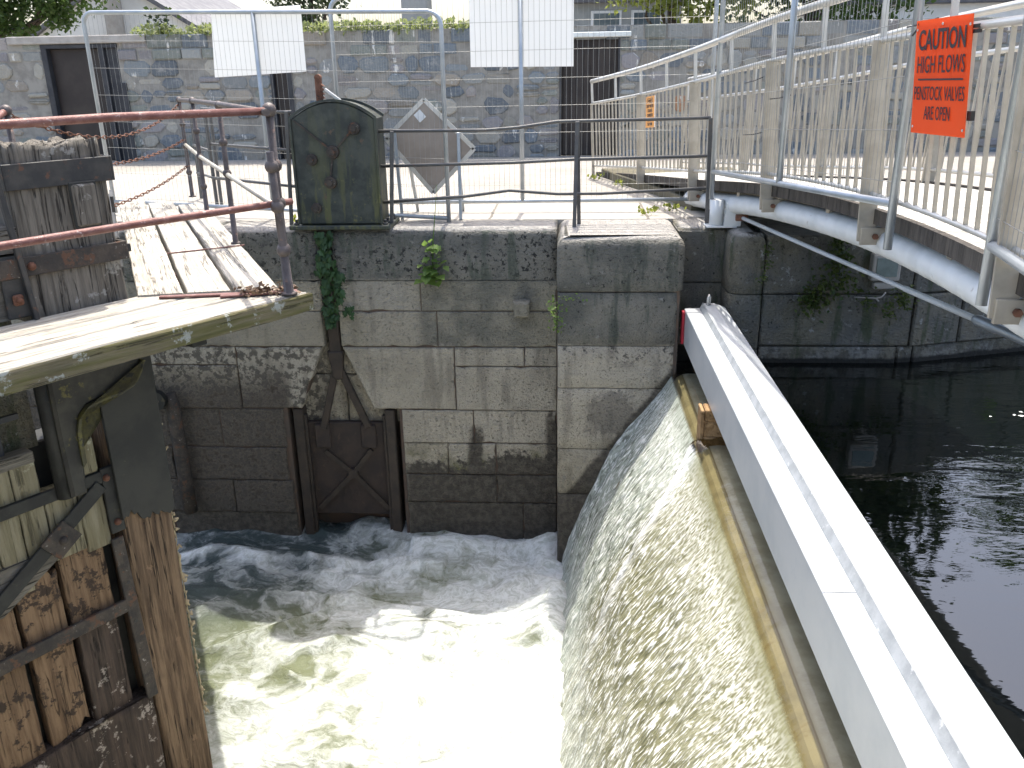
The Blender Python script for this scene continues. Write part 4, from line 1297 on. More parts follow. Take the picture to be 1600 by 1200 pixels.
# S-shaped cast bracket carrying the walkway
mb = MB()
sb_ = [(0.1, -0.39), (0.112, -0.46), (0.16, -0.525), (0.26, -0.56), (0.4, -0.57), (0.5, -0.59), (0.555, -0.64), (0.58, -0.72), (0.585, -0.95), (0.6, -1.17)]
mb = MB(); mb.prism(([(.10, -.10)] + sb_ + [(.70, -1.17), (.705, -.8), (.70, -.1)])[::-1], .125, .035, 'y', .018)
br_ = gb(mb, 'walkway_bracket', 'bracket_iron'); mb = MB()
mb.prism((sb_[:9] + [(q[0] + .02, q[1] - .022) for q in sb_[8:0:-1]] + [(.075, -.40)])[::-1], .15, .03, 'y', .003)
gb(mb, 'bracket_lip', 'mossy_lip', br_)
mb = MB(); mb.tube([(.70, .03, -1.18), (.70, .03, -.08)], .055, 10); gb(mb, 'rack_guide', 'iron_black')
mb = MB(); mb.box((.46, -.08, -1.09), (.605, .03, -.84), .015); gb(mb, 'timber_block', 'wood_plank')
# front handrail (red)
def stanchion(p_, z0_, z1_, balls, r=.022, lean=(0, 0)):
    mb = MB()
    q0 = Vector((p_[0], p_[1], z0_)); q1 = Vector((p_[0] + lean[0], p_[1] + lean[1], z1_))
    mb.tube([q0, q0 + Vector((0, 0, .012)), q0 + Vector((0, 0, .013)), q0.lerp(q1, .5), q1], [r * 2.1, r * 1.9, r * 1.15, r, r * .95], 10)
    for bz in balls:
        t = (bz - z0_) / (z1_ - z0_); mb.ball(q0.lerp(q1, t), r * 1.75, 10, 7)
    return mb
fr_ = []
cx, cy = -.595, .845
mb = MB(); mb.tube([(cx, cy, 1.155), (.4, .83, 1.165), (1.6, .835, 1.15), (4.3, .84, 1.15)], .0235, 10)
gb(mb, 'handrail', 'rail_red')
mb = MB(); mb.tube([(cx - .10, cy, .595), (cx, cy, .595), (.4, .83, .598), (1.6, .82, .585), (4.3, .83, .59)], .0215, 10)
gb(mb, 'lower_rail', 'rail_red')
gb(stanchion((cx, cy), .0, 1.16, (.30, .595, .83, 1.16), .026), 'stanchion', 'rail_grey')
gb(stanchion((2.2, .84), .0, 1.16, (.595, 1.16), .024), 'stanchion', 'rail_grey')
# back handrail on the downstream side, seen above the post head
mb = MB(); mb.tube([(.36, -.78, 1.08), (4.3, -.82, 1.06)], .024, 10); mb.tube([(.36, -.78, 1.08), (.16, -.93, 1.17)], .022, 10); mb.tube([(.36, -.78, .55), (4.3, -.82, .54)], .02, 8)
gb(mb, 'handrail', 'rail_red')
for q in ((.36, -.78, 1.08), (.30, -.85, 1.10), (.16, -.93, 1.17)):
    gb(stanchion((q[0], q[1]), 0, q[2], (.55, q[2]), .022), 'stanchion', 'rail_grey')
mb = MB(); mb.bar((.66, .05, 0.0), (.72, .02, .96), .04, .03, (1, 0, 0), .005); gb(mb, 'iron_stay', 'iron')

# ================================================================== LOCK GATE, FAR LEAF
FF = frame2(GO, (-.47, .88)) @ Matrix.Scale(GK, 4)     # local -Y is upstream
gate2 = thing('lock_gate', 'far timber lock gate leaf with bleached walkway leading to the quay', 'lock gate', FF)
def fb(mb, name, mat, parent=None): return mb.build(name, mat, parent or gate2, FF)
fb(rough_post(.05, .42, .05, .42, -4.2, .62, 17, 40, 20, .02, .03), 'mitre_post', 'wood_post')
mb = MB(); mb.bar((.01, .06, .32), (.01, .40, .32), .02, .12, (0, 0, 1), .004); mb.bar((.02, .035, .60), (.42, .035, .60), .02, .1); fb(mb, 'iron_band', 'iron')
mb = MB(); mb.box((.3, .1, -4.2), (2.6, .3, .28), .02); fb(mb, 'boarding', 'post_black')
mb = MB(); mb.bar((.3, .06, .30), (2.9, .06, .30), .06, .10, (0, 0, 1), .01); mb.bar((.3, .06, .12), (2.9, .06, .12), .05, .06, (0, 0, 1), .01); fb(mb, 'top_beam', 'iron_black')
seam2 = lambda y: -.05 + .245 * (y if y < 0 else 0)
for i, (ya, yb, xe) in enumerate(((-.02, -.30, 5.05), (-.328, -.595, 4.75), (-.622, -.90, 4.4))):
    mbx = deck_board(yb, ya, (seam2(yb) * 1.0 - .0, seam2(ya)), xe, 20 + i * 5, .012, .09)
    fb(mbx, 'walkway_board', 'wood_deck')
mb = MB()
mb.bar((1.35, -.30, .02), (1.42, -.92, .02), .016, .008); mb.bar((1.0, -.3, -.12), (1.0, -.9, -.12), .12, .08); mb.bar((2.2, -.05, -.12), (2.2, -.9, -.12), .12, .08)
fb(mb, 'cross_strap', 'rail_red')
# rail along the outer edge
posts2 = [(5.05, -.84, .012, 1.12), (3.46, -.84, .012, 1.14), (1.58, -.87, .012, 1.14), (-.50, -.91, .012, .90)]
mb = MB(); mb.tube([(5.05, -.84, 1.12), (3.46, -.84, 1.14), (1.58, -.87, 1.15), (-.58, -.89, 1.15)], .022, 10); fb(mb, 'handrail', 'rail_grey')
mb = MB(); mb.tube([(5.05, -.84, .62), (3.46, -.84, .60), (1.58, -.87, .59), (-.52, -.90, .58)], .019, 10); fb(mb, 'lower_rail', 'steel_flat')
for q in posts2[:3]: fb(stanchion((q[0], q[1]), q[2], q[3], (.30, .60, .85, q[3]), .021), 'stanchion', 'rail_grey')
fb(stanchion((-.49, -.93), .012, .92, (.30, .58, .83), .025, (-.05, .04)), 'stanchion', 'rail_grey')
# collar strap with eye on the wall, and heel post
mb = MB()
mb.tube([(-4.02, 7.86, -.80), (-4.07, 7.82, -.95), (-4.13, 7.80, -1.15), (-4.15, 7.80, -1.35), (-4.11, 7.80, -1.57)], [.06, .06, .055, .05, .05], 10)
n = 20
vs = []; fs = []
for yy in (7.77, 7.84):
    for rr in (.10, .038):
        for k in range(n):
            a = 2 * math.pi * k / n
            vs.append((-4.085 + rr * math.cos(a), yy, -1.66 + rr * math.sin(a)))
for k in range(n):
    k2 = (k + 1) % n
    fs += [(k, k2, n + k2, n + k), (2 * n + k, 3 * n + k, 3 * n + k2, 2 * n + k2), (k, 2 * n + k, 2 * n + k2, k2), (n + k, n + k2, 3 * n + k2, 3 * n + k)]
mb.add(vs, fs)
mb.build('anchor_collar', 'iron_black', gate2)
mb = MB(); mb.tube([(-3.975, 7.90, -1.62), (-3.97, 7.90, -1.75), (-3.965, 7.9, -2.6), (-3.96, 7.9, -2.95)], [.05, .07, .075, .07], 14); mb.build('heel_post', 'strap', gate2)

# chains between the two leaves
def chain(p0, p1, sag, label):
    mb = MB(); p0 = Vector(p0); p1 = Vector(p1); n = 46
    pts = []
    for i in range(n + 1):
        t = i / n; q = p0.lerp(p1, t); q.z -= sag * 4 * t * (1 - t); pts.append(q)
    for i in range(n):
        a, c = pts[i], pts[i + 1]; d = (c - a); m_ = (a + c) / 2
        s_ = d.cross(Vector((0, 0, 1))).normalized() if i % 2 else d.cross(d.cross(Vector((0, 0, 1)))).normalized()
        w = .012
        ring = []
        for k in range(9):
            an = 2 * math.pi * k / 8
            ring.append(m_ + d * .62 * math.cos(an) + s_ * w * math.sin(an))
        mb.tube(ring, .0042, 5, False)
    tag(mb.build('chain', 'rust'), label, 'chain', 'rusty chains across the walkway opening')
pA = FN @ Vector((.16, -.93, 1.15)); pB = FF @ Vector((5.05, -.84, 1.08))
chain(pA, pB, .22, 'topmost rusty chain sagging from handrail end towards the far walkway posts')
chain(FN @ Vector((.16, -.93, .85)), FF @ Vector((5.05, -.84, .68)), .12, 'middle rusty chain sagging above the pale walkway boards')
chain(FN @ Vector((.16, -.93, .42)), FF @ Vector((5.05, -.84, .38)), .10, 'lowest rusty chain hanging just over the yard paving')

# ================================================================== QUAY RAILINGS
def railing(label, rails, posts, r=.015):
    t = thing('quay_railing', label, 'railing', (posts[0][0][0], posts[0][0][1], 0))
    for k, pts in enumerate(rails):
        mb = MB(); mb.tube(pts, r, 8); mb.build('rail', 'rail_iron', t)
    for p0, p1 in posts:
        mb = MB(); mb.bar(p0, p1, .035, .022, (0, 1, 0), .003); mb.build('post', 'rail_iron', t)
    return t
railing('dark iron three-bar railing along the quay from gear casing to footbridge',
        [[(-1.76, 8.12, .868), (-.75, 8.12, .865), (-.45, 8.12, .885), (-.1, 8.12, .932), (1.26, 8.12, .945)],
         [(-1.76, 8.13, .555), (-.5, 8.13, .575), (.07, 8.13, .60), (1.26, 8.13, .615)],
         [(-1.74, 8.13, .225), (-.95, 8.13, .275), (-.55, 8.13, .325), (-.1, 8.13, .29), (.3, 8.13, .29), (1.26, 8.13, .33)]],
        [((-1.665, 8.10, 0), (-1.61, 8.10, .87)), ((.055, 8.03, -.01), (.075, 8.1, .93)), ((.10, 8.2, 0), (.08, 8.1, .93)), ((1.275, 8.10, 0), (1.255, 8.10, .945))])
railing('dark iron three-bar railing left of the gear casing behind the walkway posts',
        [[(-2.55, 8.2, 1.045), (-3.15, 8.5, 1.04), (-3.75, 9.05, 1.06)], [(-2.57, 8.2, .70), (-3.70, 9.03, .71)], [(-2.58, 8.2, .37), (-3.72, 9.03, .37)]],
        [((-2.665, 8.22, 0), (-2.60, 8.2, 1.05)), ((-3.711, 9.037, 0), (-3.70, 9.0, 1.06))])
railing('short rusty pair of railing uprights by the far walkway end',
        [[(-4.38, 10.2, .30), (-3.85, 9.5, .30)], [(-4.38, 10.2, .62), (-3.9, 9.5, .60)]],
        [((-4.375, 10.214, 0), (-4.36, 10.2, 1.0)), ((-3.85, 9.5, 0), (-3.85, 9.5, .98))])

# ================================================================== MESH FENCE PANELS
def fence(label, p0, p1, z0_, H_, mid=True, foot=.1, wire_sp=.052, group='temporary mesh fence panels', hsp=.257, r=.021, wr=.0014):
    p0 = Vector(p0); p1 = Vector(p1); L = (p1 - p0).length
    F_ = frame2((p0.x, p0.y, 0), (p1.x - p0.x, p1.y - p0.y))
    dz = (p1.z - p0.z) / L
    t = thing('fence_panel', label, 'fence panel', F_, group)
    mb = MB(); rc = .12; zt = z0_ + H_
    zf = lambda x: p0.z + dz * x
    pts = [(0, 0, zf(0) + z0_ - foot), (0, 0, zf(0) + zt - rc)]
    for i in range(1, 6):
        a = i / 6 * math.pi / 2; pts.append((rc - rc * math.cos(a), 0, zf(0) + zt - rc + rc * math.sin(a)))
    pts += [(rc, 0, zf(rc) + zt), (L - rc, 0, zf(L - rc) + zt)]
    for i in range(1, 6):
        a = i / 6 * math.pi / 2; pts.append((L - rc + rc * math.sin(a), 0, zf(L) + zt - rc + rc * math.cos(a)))
    pts += [(L, 0, zf(L) + zt - rc), (L, 0, zf(L) + z0_ - foot)]
    mb.tube(pts, r, 10); mb.tube([(0, 0, zf(0) + z0_ + .02), (L, 0, zf(L) + z0_ + .02)], r * .95, 10)
    mb.build('tube_frame', 'galv', t, F_)
    if mid:
        mb = MB(); mb.tube([(L / 2, 0, zf(L / 2) + z0_ + .02), (L / 2, 0, zf(L / 2) + zt)], r, 10); mb.build('centre_post', 'galv', t, F_)
    mb = MB()
    n = int(L / wire_sp)
    for i in range(1, n):
        x = L * i / n; mb.tube([(x, .004, zf(x) + z0_ + .02), (x, .004, zf(x) + zt)], wr, 4, False)
    k = 1
    while k * hsp < H_:
        mb.tube([(0, -.002, zf(0) + zt - k * hsp), (L, -.002, zf(L) + zt - k * hsp)], wr * 1.15, 4, False); k += 1
    mb.build('wire_mesh', 'wire', t, F_)
    return t
fence('mesh fence panel carrying the left white sheet, tilted top bar', (-4.80, 8.98, 0.02), (-1.155, 8.35, -.08), .10, 1.86, foot=.1)
fence('mesh fence panel carrying the right white sheet, behind the quay railing', (-2.32, 9.0, .0), (1.38, 8.95, .02), .08, 1.98, foot=.08)

def sheet(pts, label):
    mb = MB(); a, b_, c, d = [Vector(q) for q in pts]
    n = 8; vs = []; fs = []
    nrm = (b_ - a).cross(d - a).normalized()
    for off in (0, .004):
        for j in range(n + 1):
            for i in range(n + 1):
                u, v = i / n, j / n
                q = a.lerp(b_, u).lerp(d.lerp(c, u), v) + nrm * (off + .008 * math.sin(u * 5) * v)
                vs.append(q)
    m_ = (n + 1) ** 2
    for j in range(n):
        for i in range(n):
            k = j * (n + 1) + i
            fs.append((k, k + 1, k + n + 2, k + n + 1)); fs.append((m_ + k, m_ + k + n + 1, m_ + k + n + 2, m_ + k + 1))
    mb.add(vs, fs, True)
    return tag(mb.build('sign_sheet', 'sheet'), label, 'sign', 'white sheets hung on the fence')
sheet([(-3.42, 8.775, 1.955), (-2.50, 8.615, 1.975), (-2.50, 8.63, 1.395), (-3.47, 8.80, 1.355)], 'blank white sheet hung left on the fence, above the walkway rail')
sheet([(-.962, 9.0, 2.09), (.04, 9.0, 2.08), (.042, 9.0, 1.40), (-.965, 9.0, 1.41)], 'blank white sheet hung right on the fence beside the dark door')

# diamond road sign seen from behind
ds = thing('road_sign', 'grey-backed diamond road sign on legs behind the quay railing', 'sign', (-1.34, 8.75, 0))
mb = MB(); A = [(-1.385, 1.125), (-1.775, .77), (-1.335, .245), (-.915, .665)]
mb.prism(A, 8.62, 8.635, 'y'); pn = mb.build('panel', 'diamond', ds)
mb = MB()
for i in range(4):
    a, b_ = A[i], A[(i + 1) % 4]; mb.bar((a[0], 8.622, a[1]), (b_[0], 8.622, b_[1]), .04, .018, (0, 1, 0))
mb.build('panel_edge', 'steel_rail', pn)
mb = MB(); mb.box((-1.47, 8.612, .93), (-1.39, 8.619, 1.02), 0, T(-1.43, 8.615, .975) @ Matrix.Rotation(R_(-40), 4, 'Y') @ T(1.43, -8.615, -.975)); mb.build('sticker', 'white_paint', pn)
for a, b_ in (((-1.68, 8.58, .84), (-1.635, 8.5, 0)), ((-1.06, 8.58, .82), (-1.055, 8.5, 0)), ((-1.6, 8.66, .8), (-1.58, 9.1, 0)), ((-1.1, 8.66, .8), (-1.1, 9.1, 0))):
    mb = MB(); mb.bar(a, b_, .03, .03, (0, 1, 0), .003); mb.build('leg', 'galv', ds)
mb = MB(); mb.bar((-1.64, 8.5, .20), (-1.055, 8.5, .20), .02, .02); mb.build('spreader', 'galv', ds)

# ================================================================== STOP-LOG BEAM
bm = thing('stop_log', 'long pale aluminium stop-log beam above the weir crest', 'stop log', (1.21, 4.2, -1.0))
mb = MB(); mb.box((1.045, .92, -.985), (1.40, 7.63, -.665), .006)
body = mb.build('beam_body', 'alu', bm)
mb = MB(); mb.prism([(1.185, -.664), (1.205, -.615), (1.30, -.615), (1.399, -.650), (1.399, -.664)], .93, 7.60, 'y', .0); rb = mb.build('raised_top', 'alu', bm)
mb = MB(); mb.prism([(1.178, -.6625), (1.188, -.664), (1.208, -.613), (1.198, -.6115)], .94, 7.598, 'y', 0); mb.build('step_shade_strip', 'alu_shade_joint', rb)  # grey strip painting the shaded side of the raised step
mb = MB(); mb.box((1.02, 7.54, -.98), (1.044, 7.62, -.68), .005); mb.build('end_seal', 'red_seal', bm)
mb = MB(); mb.tube([(1.235, 7.52, -.62), (1.235, 7.52, -.55), (1.245, 7.535, -.525), (1.255, 7.55, -.55), (1.255, 7.55, -.62)], .011, 8); mb.build('lifting_lug', 'steel_rail', bm)
mb = MB(); mb.box((1.044, 3.10, -.663), (1.18, 3.104, -.6615)); mb.build('joint_line', 'alu_shade_joint', body)
wbk = thing('packing_block', 'stack of raw timber blocks wedged under the aluminium beam', 'timber block', (1.1, 5.95, -1.3))
for i, (za, zb) in enumerate(((-1.33, -1.20), (-1.198, -1.075), (-1.073, -.988))):
    mb = MB(); mb.box((1.0 + .004 * i, 5.93, za), (1.30, 6.08, zb), .006); mb.build('timber', 'wood_new', wbk)
mb = MB(); mb.box((.975, 5.925, -1.34), (1.0, 6.085, -.99), .004); mb.build('end_board', 'wood_new', wbk)

# ================================================================== FOOTBRIDGE
BP = [(-.2, 14.05, -.03), (.35, 12.29, .125), (.86, 10.53, .273), (1.22, 8.70, .424), (1.54, 6.92, .584), (1.73, 5.14, .664), (1.70, 3.39, .683), (1.52, 1.65, .66), (1.2, -.1, .60)]
def bpath(s):                       # s = 0 at the end post
    s = max(-1, min(7, s)); i = int(math.floor(s)); i = min(i, 6); t = s - i
    P = [Vector(BP[max(0, min(8, k))]) for k in (i, i + 1, i + 2, i + 3)]
    return .5 * ((2 * P[1]) + (P[2] - P[0]) * t + (2 * P[0] - 5 * P[1] + 4 * P[2] - P[3]) * t * t + (3 * P[1] - P[0] - 3 * P[2] + P[3]) * t ** 3)
def bframe(s):
    a = bpath(s - .05); c = bpath(s + .05); d = (c - a); d.z = 0; d.normalize()
    return d, Vector((-d.y, d.x, 0))     # tangent (towards viewer), across (to the right-hand side of the picture)
def bp(s, off, h, lean=-.045):
    q = bpath(s); d, n = bframe(s)
    return q + n * (off + lean * h * (1 if off < .6 else -1)) + Vector((0, 0, h))
S1 = 6.2
fbg = thing('footbridge', 'arched footbridge with steel bar railings and a white pipe beam', 'footbridge', bpath(3))
ss_ = [i * .1 for i in range(int(S1 * 10) + 1)]
WD = 1.30
# deck boards
mb = MB(); nbd = int(S1 * 12)
for i in range(nbd):
    a, c = S1 * i / nbd, S1 * (i + .93) / nbd
    P = [bp(a, .07, -.10, 0), bp(c, .07, -.10, 0), bp(c, WD - .05, -.10, 0), bp(a, WD - .05, -.10, 0)]
    lo = [q - Vector((0, 0, .045)) for q in P]
    mb.cur_tone = random.random()
    mb.add(P + lo, [(0, 1, 2, 3), (7, 6, 5, 4), (0, 4, 5, 1), (1, 5, 6, 2), (2, 6, 7, 3), (3, 7, 4, 0)])
mb.build('deck_boards', 'wood_brdeck', fbg)
mb = MB()
for i in range(62):
    a, c = i * .1, (i + 1) * .1
    P = [bp(a, .09, -.150, 0), bp(c, .09, -.150, 0), bp(c, WD - .07, -.150, 0), bp(a, WD - .07, -.150, 0)]
    lo = [q - Vector((0, 0, .03)) for q in P]
    mb.add(P + lo, [(0, 1, 2, 3), (7, 6, 5, 4), (0, 4, 5, 1), (2, 6, 7, 3)])
mb.build('added_dark_underlayer', 'post_black', fbg)  # dark layer added under the deck so the canal mirrors it dark
nbd = int(S1 * 4.5)
for o0, o1 in ((.03, .072), (WD - .052, WD - .01)):
    mb = MB()
    for i in range(nbd):
        a, c = S1 * i / nbd, S1 * (i + 1) / nbd
        P = [bp(a, o0, -.085, 0), bp(c, o0, -.085, 0), bp(c, o1, -.085, 0), bp(a, o1, -.085, 0)]
        lo = [q - Vector((0, 0, .085)) for q in P]
        mb.add(P + lo, [(0, 1, 2, 3), (7, 6, 5, 4), (0, 4, 5, 1), (1, 5, 6, 2), (2, 6, 7, 3), (3, 7, 4, 0)])
    mb.build('deck_edge', 'wood_dark', fbg)
for off in (.14, WD - .14):
    pts = [bp(1.65, off, -.285, 0)]; rr_ = [.03]
    s_ = 1.75
    while s_ < S1:
        for ds_, r_ in ((0, .083), (.085, .083), (.09, .0846), (.096, .0846)):
            pts.append(bp(s_ + ds_, off, -.285, 0)); rr_.append(r_)
        s_ += .10
    mb = MB(); mb.tube(pts, rr_, 16); mb.build('pipe_beam', 'white_pipe', fbg)
# cross members under deck
mb = MB()
for s in (2, 2.5, 3, 3.5, 4, 4.5, 5, 5.5): mb.bar(bp(s, .1, -.21, 0), bp(s, WD - .1, -.21, 0), .06, .10)
mb.build('cross_member', 'steel_flat', fbg)
mb = MB()
for s0_ in range(0, 6):
    pass
# near railing
def rail_side(off, label, near):
    rl = thing('side_railing', label, None, Matrix.Translation(bp(3, off, 0)))
    del_cat = rl.get('category')
    rl.parent = fbg; rl.matrix_basis = WORLD[fbg].inverted() @ WORLD[rl]
    mb = MB(); mb.tube([bp(s, off, 1.10) for s in ss_], .028, 12); mb.build('handrail', 'steel_rail', rl)
    mb = MB(); mb.tube([bp(s, off, .82) for s in ss_], .019, 8); mb.build('middle_rail', 'steel_rail', rl)
    mb = MB(); mb.tube([bp(s, off, 0) for s in ss_], .015, 8); mb.build('bottom_rail', 'steel_rail', rl)
    i = 0; protob = None
    NB_ = 14
    bars = [k / NB_ for k in range(1, int(S1 * NB_)) if k % NB_]
    if near:
        proto = MB(); proto.bar((0, 0, -.405), (0, 0, .405), .018, .012, (1, 0, 0))
        po = None
        for s in bars:
            a = bp(s, off, 0); c = bp(s, off, .82); mid = (a + c) / 2; d, n = bframe(s)
            ax = (c - a).normalized(); xx = d - ax * d.dot(ax); xx.normalize(); yy = ax.cross(xx)
            Fm = Matrix(((xx.x, yy.x, ax.x, mid.x), (xx.y, yy.y, ax.y, mid.y), (xx.z, yy.z, ax.z, mid.z), (0, 0, 0, 1)))
            if po is None: po = proto.build('baluster', 'steel_flat', rl, Fm); f0 = Fm
            else: cp(po, rl, Fm @ f0.inverted())
    else:
        mb = MB()
        for s in bars: mb.bar(bp(s, off, 0), bp(s, off, .82), .018, .012, (1, 0, 0))
        o_ = mb.build('balusters', 'steel_flat', rl); o_['kind'] = 'stuff'
    for k in range(0, 7):
        s = float(k)
        if s > S1: break
        d, n = bframe(s)
        mb = MB()
        low = -.27 if k > 1 else (-.18 if k == 1 else -.13)
        wtop, wbot = (.085, .105)
        if k == 0: wtop = wbot = .035
        a = bp(s, off - .012, .82); c = bp(s, off - .012, low)
        for (q0, q1) in ((a, c),):
            dd = d * .008
            vs = [q0 - n * wtop / 2 - dd, q0 + n * wtop / 2 - dd, q0 + n * wtop / 2 + dd, q0 - n * wtop / 2 + dd, q1 - n * wbot / 2 - dd, q1 + n * wbot / 2 - dd, q1 + n * wbot / 2 + dd, q1 - n * wbot / 2 + dd]
            mb.add(vs, [(3, 2, 1, 0), (4, 5, 6, 7), (0, 1, 5, 4), (1, 2, 6, 5), (2, 3, 7, 6), (3, 0, 4, 7)])
        pf = mb.build('post', 'steel_flat', rl)
        if k > 1 and near:
            mb = MB(); q = bp(s, off, low + .03)
            sgn = 1 if off < .5 else -1
            mb.bar(q - n * .05 + d * .012, q + n * sgn * .20 + d * .012, .10, .02, d, .003)
            gp = mb.build('gusset', 'steel_flat', pf)
            for e in (.03, .13):
                mb = MB(); c0 = q + n * sgn * e + d * .02; mb.tube([c0, c0 + d * .022], .017, 6); mb.build('bolt', 'rust', gp)
    for k in range(0, 13):
        s = k * .5 + (.0 if k % 2 == 0 else 0)
        if s > S1: break
        mb = MB(); mb.bar(bp(s, off, .82), bp(s, off, 1.09), .016, .03, bframe(s)[1]); mb.build('rail_stub', 'steel_rail', rl)
    return rl
rail_side(0.0, None, True)
rail_side(WD, None, False)
# bearing foot, strut hinge and landing
mb = MB(); q = bp(2.55, .14, -.285, 0)
mb.tube([(1.345, 8.02, .0), (1.345, 8.02, .24)], .062, 14); mb.box((1.25, 7.93, 0.0), (1.52, 8.13, .014), .003); mb.prism([(1.40, .014), (1.55, .014), (1.56, .16), (1.42, .22)], 7.93, 7.95, 'y'); mb.prism([(1.40, .014), (1.55, .014), (1.56, .16), (1.42, .22)], 8.02, 8.04, 'y')
mb.build('bearing_foot', 'white_pipe', fbg)
mb = MB(); mb.prism([(.45, 12.2), (.62, 11.4), (1.0, 10.2), (1.25, 9.0), (2.4, 9.0), (2.2, 12.2)], .10, -.02, 'z', .01)
tag(mb.build('concrete_landing', 'concrete'), 'low grey concrete landing under the far end of the footbridge', 'landing')
ram = thing('strut', 'steel strut rod with thick sleeve slanting below the footbridge', 'strut', (1.53, 7.8, .11))
e0 = Vector((1.53, 7.80, .112)); e1 = Vector((2.432, 4.98, -.068)); dd = (e1 - e0)
mb = MB(); mb.tube([e0, e0 + dd * .74, e0 + dd * .75, e0 + dd * .97], [.0165, .0165, .020, .020], 10); mb.build('rod', 'white_pipe', ram)
mb = MB(); mb.tube([e0 + dd * .96, e0 + dd * .97, e0 + dd * 1.02, e0 + dd * 1.021, e0 + dd * 1.6], [.022, .033, .033, .028, .028], 12); mb.build('sleeve', 'galv', ram)
mb = MB(); mb.tube([e0 - Vector((.05, 0, 0)), e0 + Vector((.05, 0, 0))], .03, 10); mb.build('eye', 'rust', ram)
# mesh fence on the footbridge
def bfence(label, s0_, s1_, off, z0_=.0, H_=1.9, mid=True, mesh=True):
    a = bp(s0_, off, 0, 0); c = bp(s1_, off, 0, 0)
    t = fence(label, a, c, z0_, H_, mid, .22, .05, 'mesh fence panels tied to the footbridge', .26, .023, .0016)
    return t
bfence('mesh fence panel tied outside the footbridge railing, farther one', 2.36, 4.26, -.05, -.02, 1.95)
bfence('mesh fence panel tied outside the footbridge railing, nearer one beside the orange sign', 4.95, 6.9, -.05, -.02, 1.95)
bfence('mesh fence panel tied to the far side railing of the footbridge', 3.55, 5.5, WD + .05, .03, 1.95)
# cable ties
for s, h in ((3.0, .55), (4.2, .86), (2.7, .70), (2.7, .30)):
    mb = MB(); a = bp(s, -.015, h); c = bp(s + .28, -.055, h + .01); mb.tube([a, (a + c) / 2 + Vector((0, 0, -.006)), c], .004, 5); mb.build('cable_tie', 'black', fbg)

# orange caution sign
def text_mesh(txt, size, F_, mat, parent, name='lettering', bold=0.0, sx=1.0, align='CENTER'):
    cu_ = bpy.data.curves.new(name, 'FONT'); cu_.body = txt; cu_.size = size; cu_.align_x = align; cu_.align_y = 'CENTER'; cu_.offset = bold; cu_.extrude = .0006; cu_.resolution_u = 3
    tmp = bpy.data.objects.new('tmp_text', cu_); COL.objects.link(tmp)
    dg = bpy.context.evaluated_depsgraph_get(); dg.update()
    me = bpy.data.meshes.new_from_object(tmp.evaluated_get(dg))
    bpy.data.objects.remove(tmp); me.name = name
    for v in me.vertices: v.co.x *= sx
    me.materials.clear(); me.materials.append(M[mat])
    ob = bpy.data.objects.new(name, me); COL.objects.link(ob)
    WORLD[ob] = F_; ob.parent = parent; ob.matrix_basis = WORLD[parent].inverted() @ F_
    return ob
so_ = Vector((-.03, 0, 0))
tl, tr_, br, bl = so_ + Vector((1.624, 4.533, 1.529)), so_ + Vector((1.689, 4.038, 1.535)), so_ + Vector((1.668, 3.869, 1.071)), so_ + Vector((1.621, 4.365, 1.065))
ex = ((tr_ - tl) + (br - bl)).normalized(); ez = ((tl - bl) + (tr_ - br)); ez = (ez - ex * ez.dot(ex)).normalized(); en = ex.cross(ez)   # en points away from the face
ctr = (tl + tr_ + br + bl) / 4
wS = .94 * ((tr_ - tl).length + (br - bl).length) / 2; ctr = ctr + Vector((.022, -.02, 0)); hS = ((tl - bl).length + (tr_ - br).length) / 2
face = en if en.dot(Vector((0, 0, 1.35)) - ctr) > 0 else -en
FS = Matrix(((ex.x, ez.x, face.x, ctr.x), (ex.y, ez.y, face.y, ctr.y), (ex.z, ez.z, face.z, ctr.z), (0, 0, 0, 1)))
FS = FS @ Matrix.Rotation(R_(8.0), 4, 'X')
sgn_ = thing('warning_sign', 'bright orange CAUTION HIGH FLOWS sheet tied to the footbridge railing', 'sign', FS)
mb = MB()
def sq(x, y): return (x, y, .010 * math.sin((x / wS + .5) * 3.0) * .5)
n = 12; vs = []; fs = []
for off in (0, -.003):
    for j in range(n + 1):
        for i in range(n + 1):
            x = (i / n - .5) * wS; y = (j / n - .5) * hS
            vs.append((x, y, off + (.02 * max(0, abs(x) / wS - .46) * (1 if y > .15 else 0))))
m_ = (n + 1) ** 2
for j in range(n):
    for i in range(n):
        k = j * (n + 1) + i
        fs.append((k, k + 1, k + n + 2, k + n + 1)); fs.append((m_ + k, m_ + k + n + 1, m_ + k + n + 2, m_ + k + 1))
mb.add(vs, fs, True)
panel = mb.build('sign_panel', 'orange', sgn_, FS)
for txt, yy, size, bold, wid in (('CAUTION', .165, .120, .0022, .84), ('HIGH FLOWS', .055, .105, .0, .86), ('PENSTOCK VALVES', -.075, .085, .0, .92), ('ARE OPEN', -.165, .085, .0, .48)):
    cu_ = bpy.data.curves.new('m', 'FONT'); cu_.body = txt; cu_.size = size; cu_.offset = bold
    tmp = bpy.data.objects.new('m', cu_); COL.objects.link(tmp); dg = bpy.context.evaluated_depsgraph_get(); dg.update()
    wtxt = tmp.evaluated_get(dg).dimensions.x; bpy.data.objects.remove(tmp)
    text_mesh(txt, size, FS @ T(0, yy * hS / .52, .004), 'ink', panel, 'lettering', bold, wid * wS / wtxt)
mb = MB(); mb.box((-.40 * wS, -.012, .003), (.42 * wS, -.004, .0042)); mb.build('rule_line', 'ink', panel, FS)
for x, y in ((-.47, .42), (.47, .42), (-.46, -.44), (.47, -.44), (0.0, .45)):
    mb = MB(); mb.tube([(x * wS, y * hS, .001), (x * wS, y * hS, .004)], .006, 8); mb.build('eyelet', 'steel_rail', panel, FS)
mb = MB()
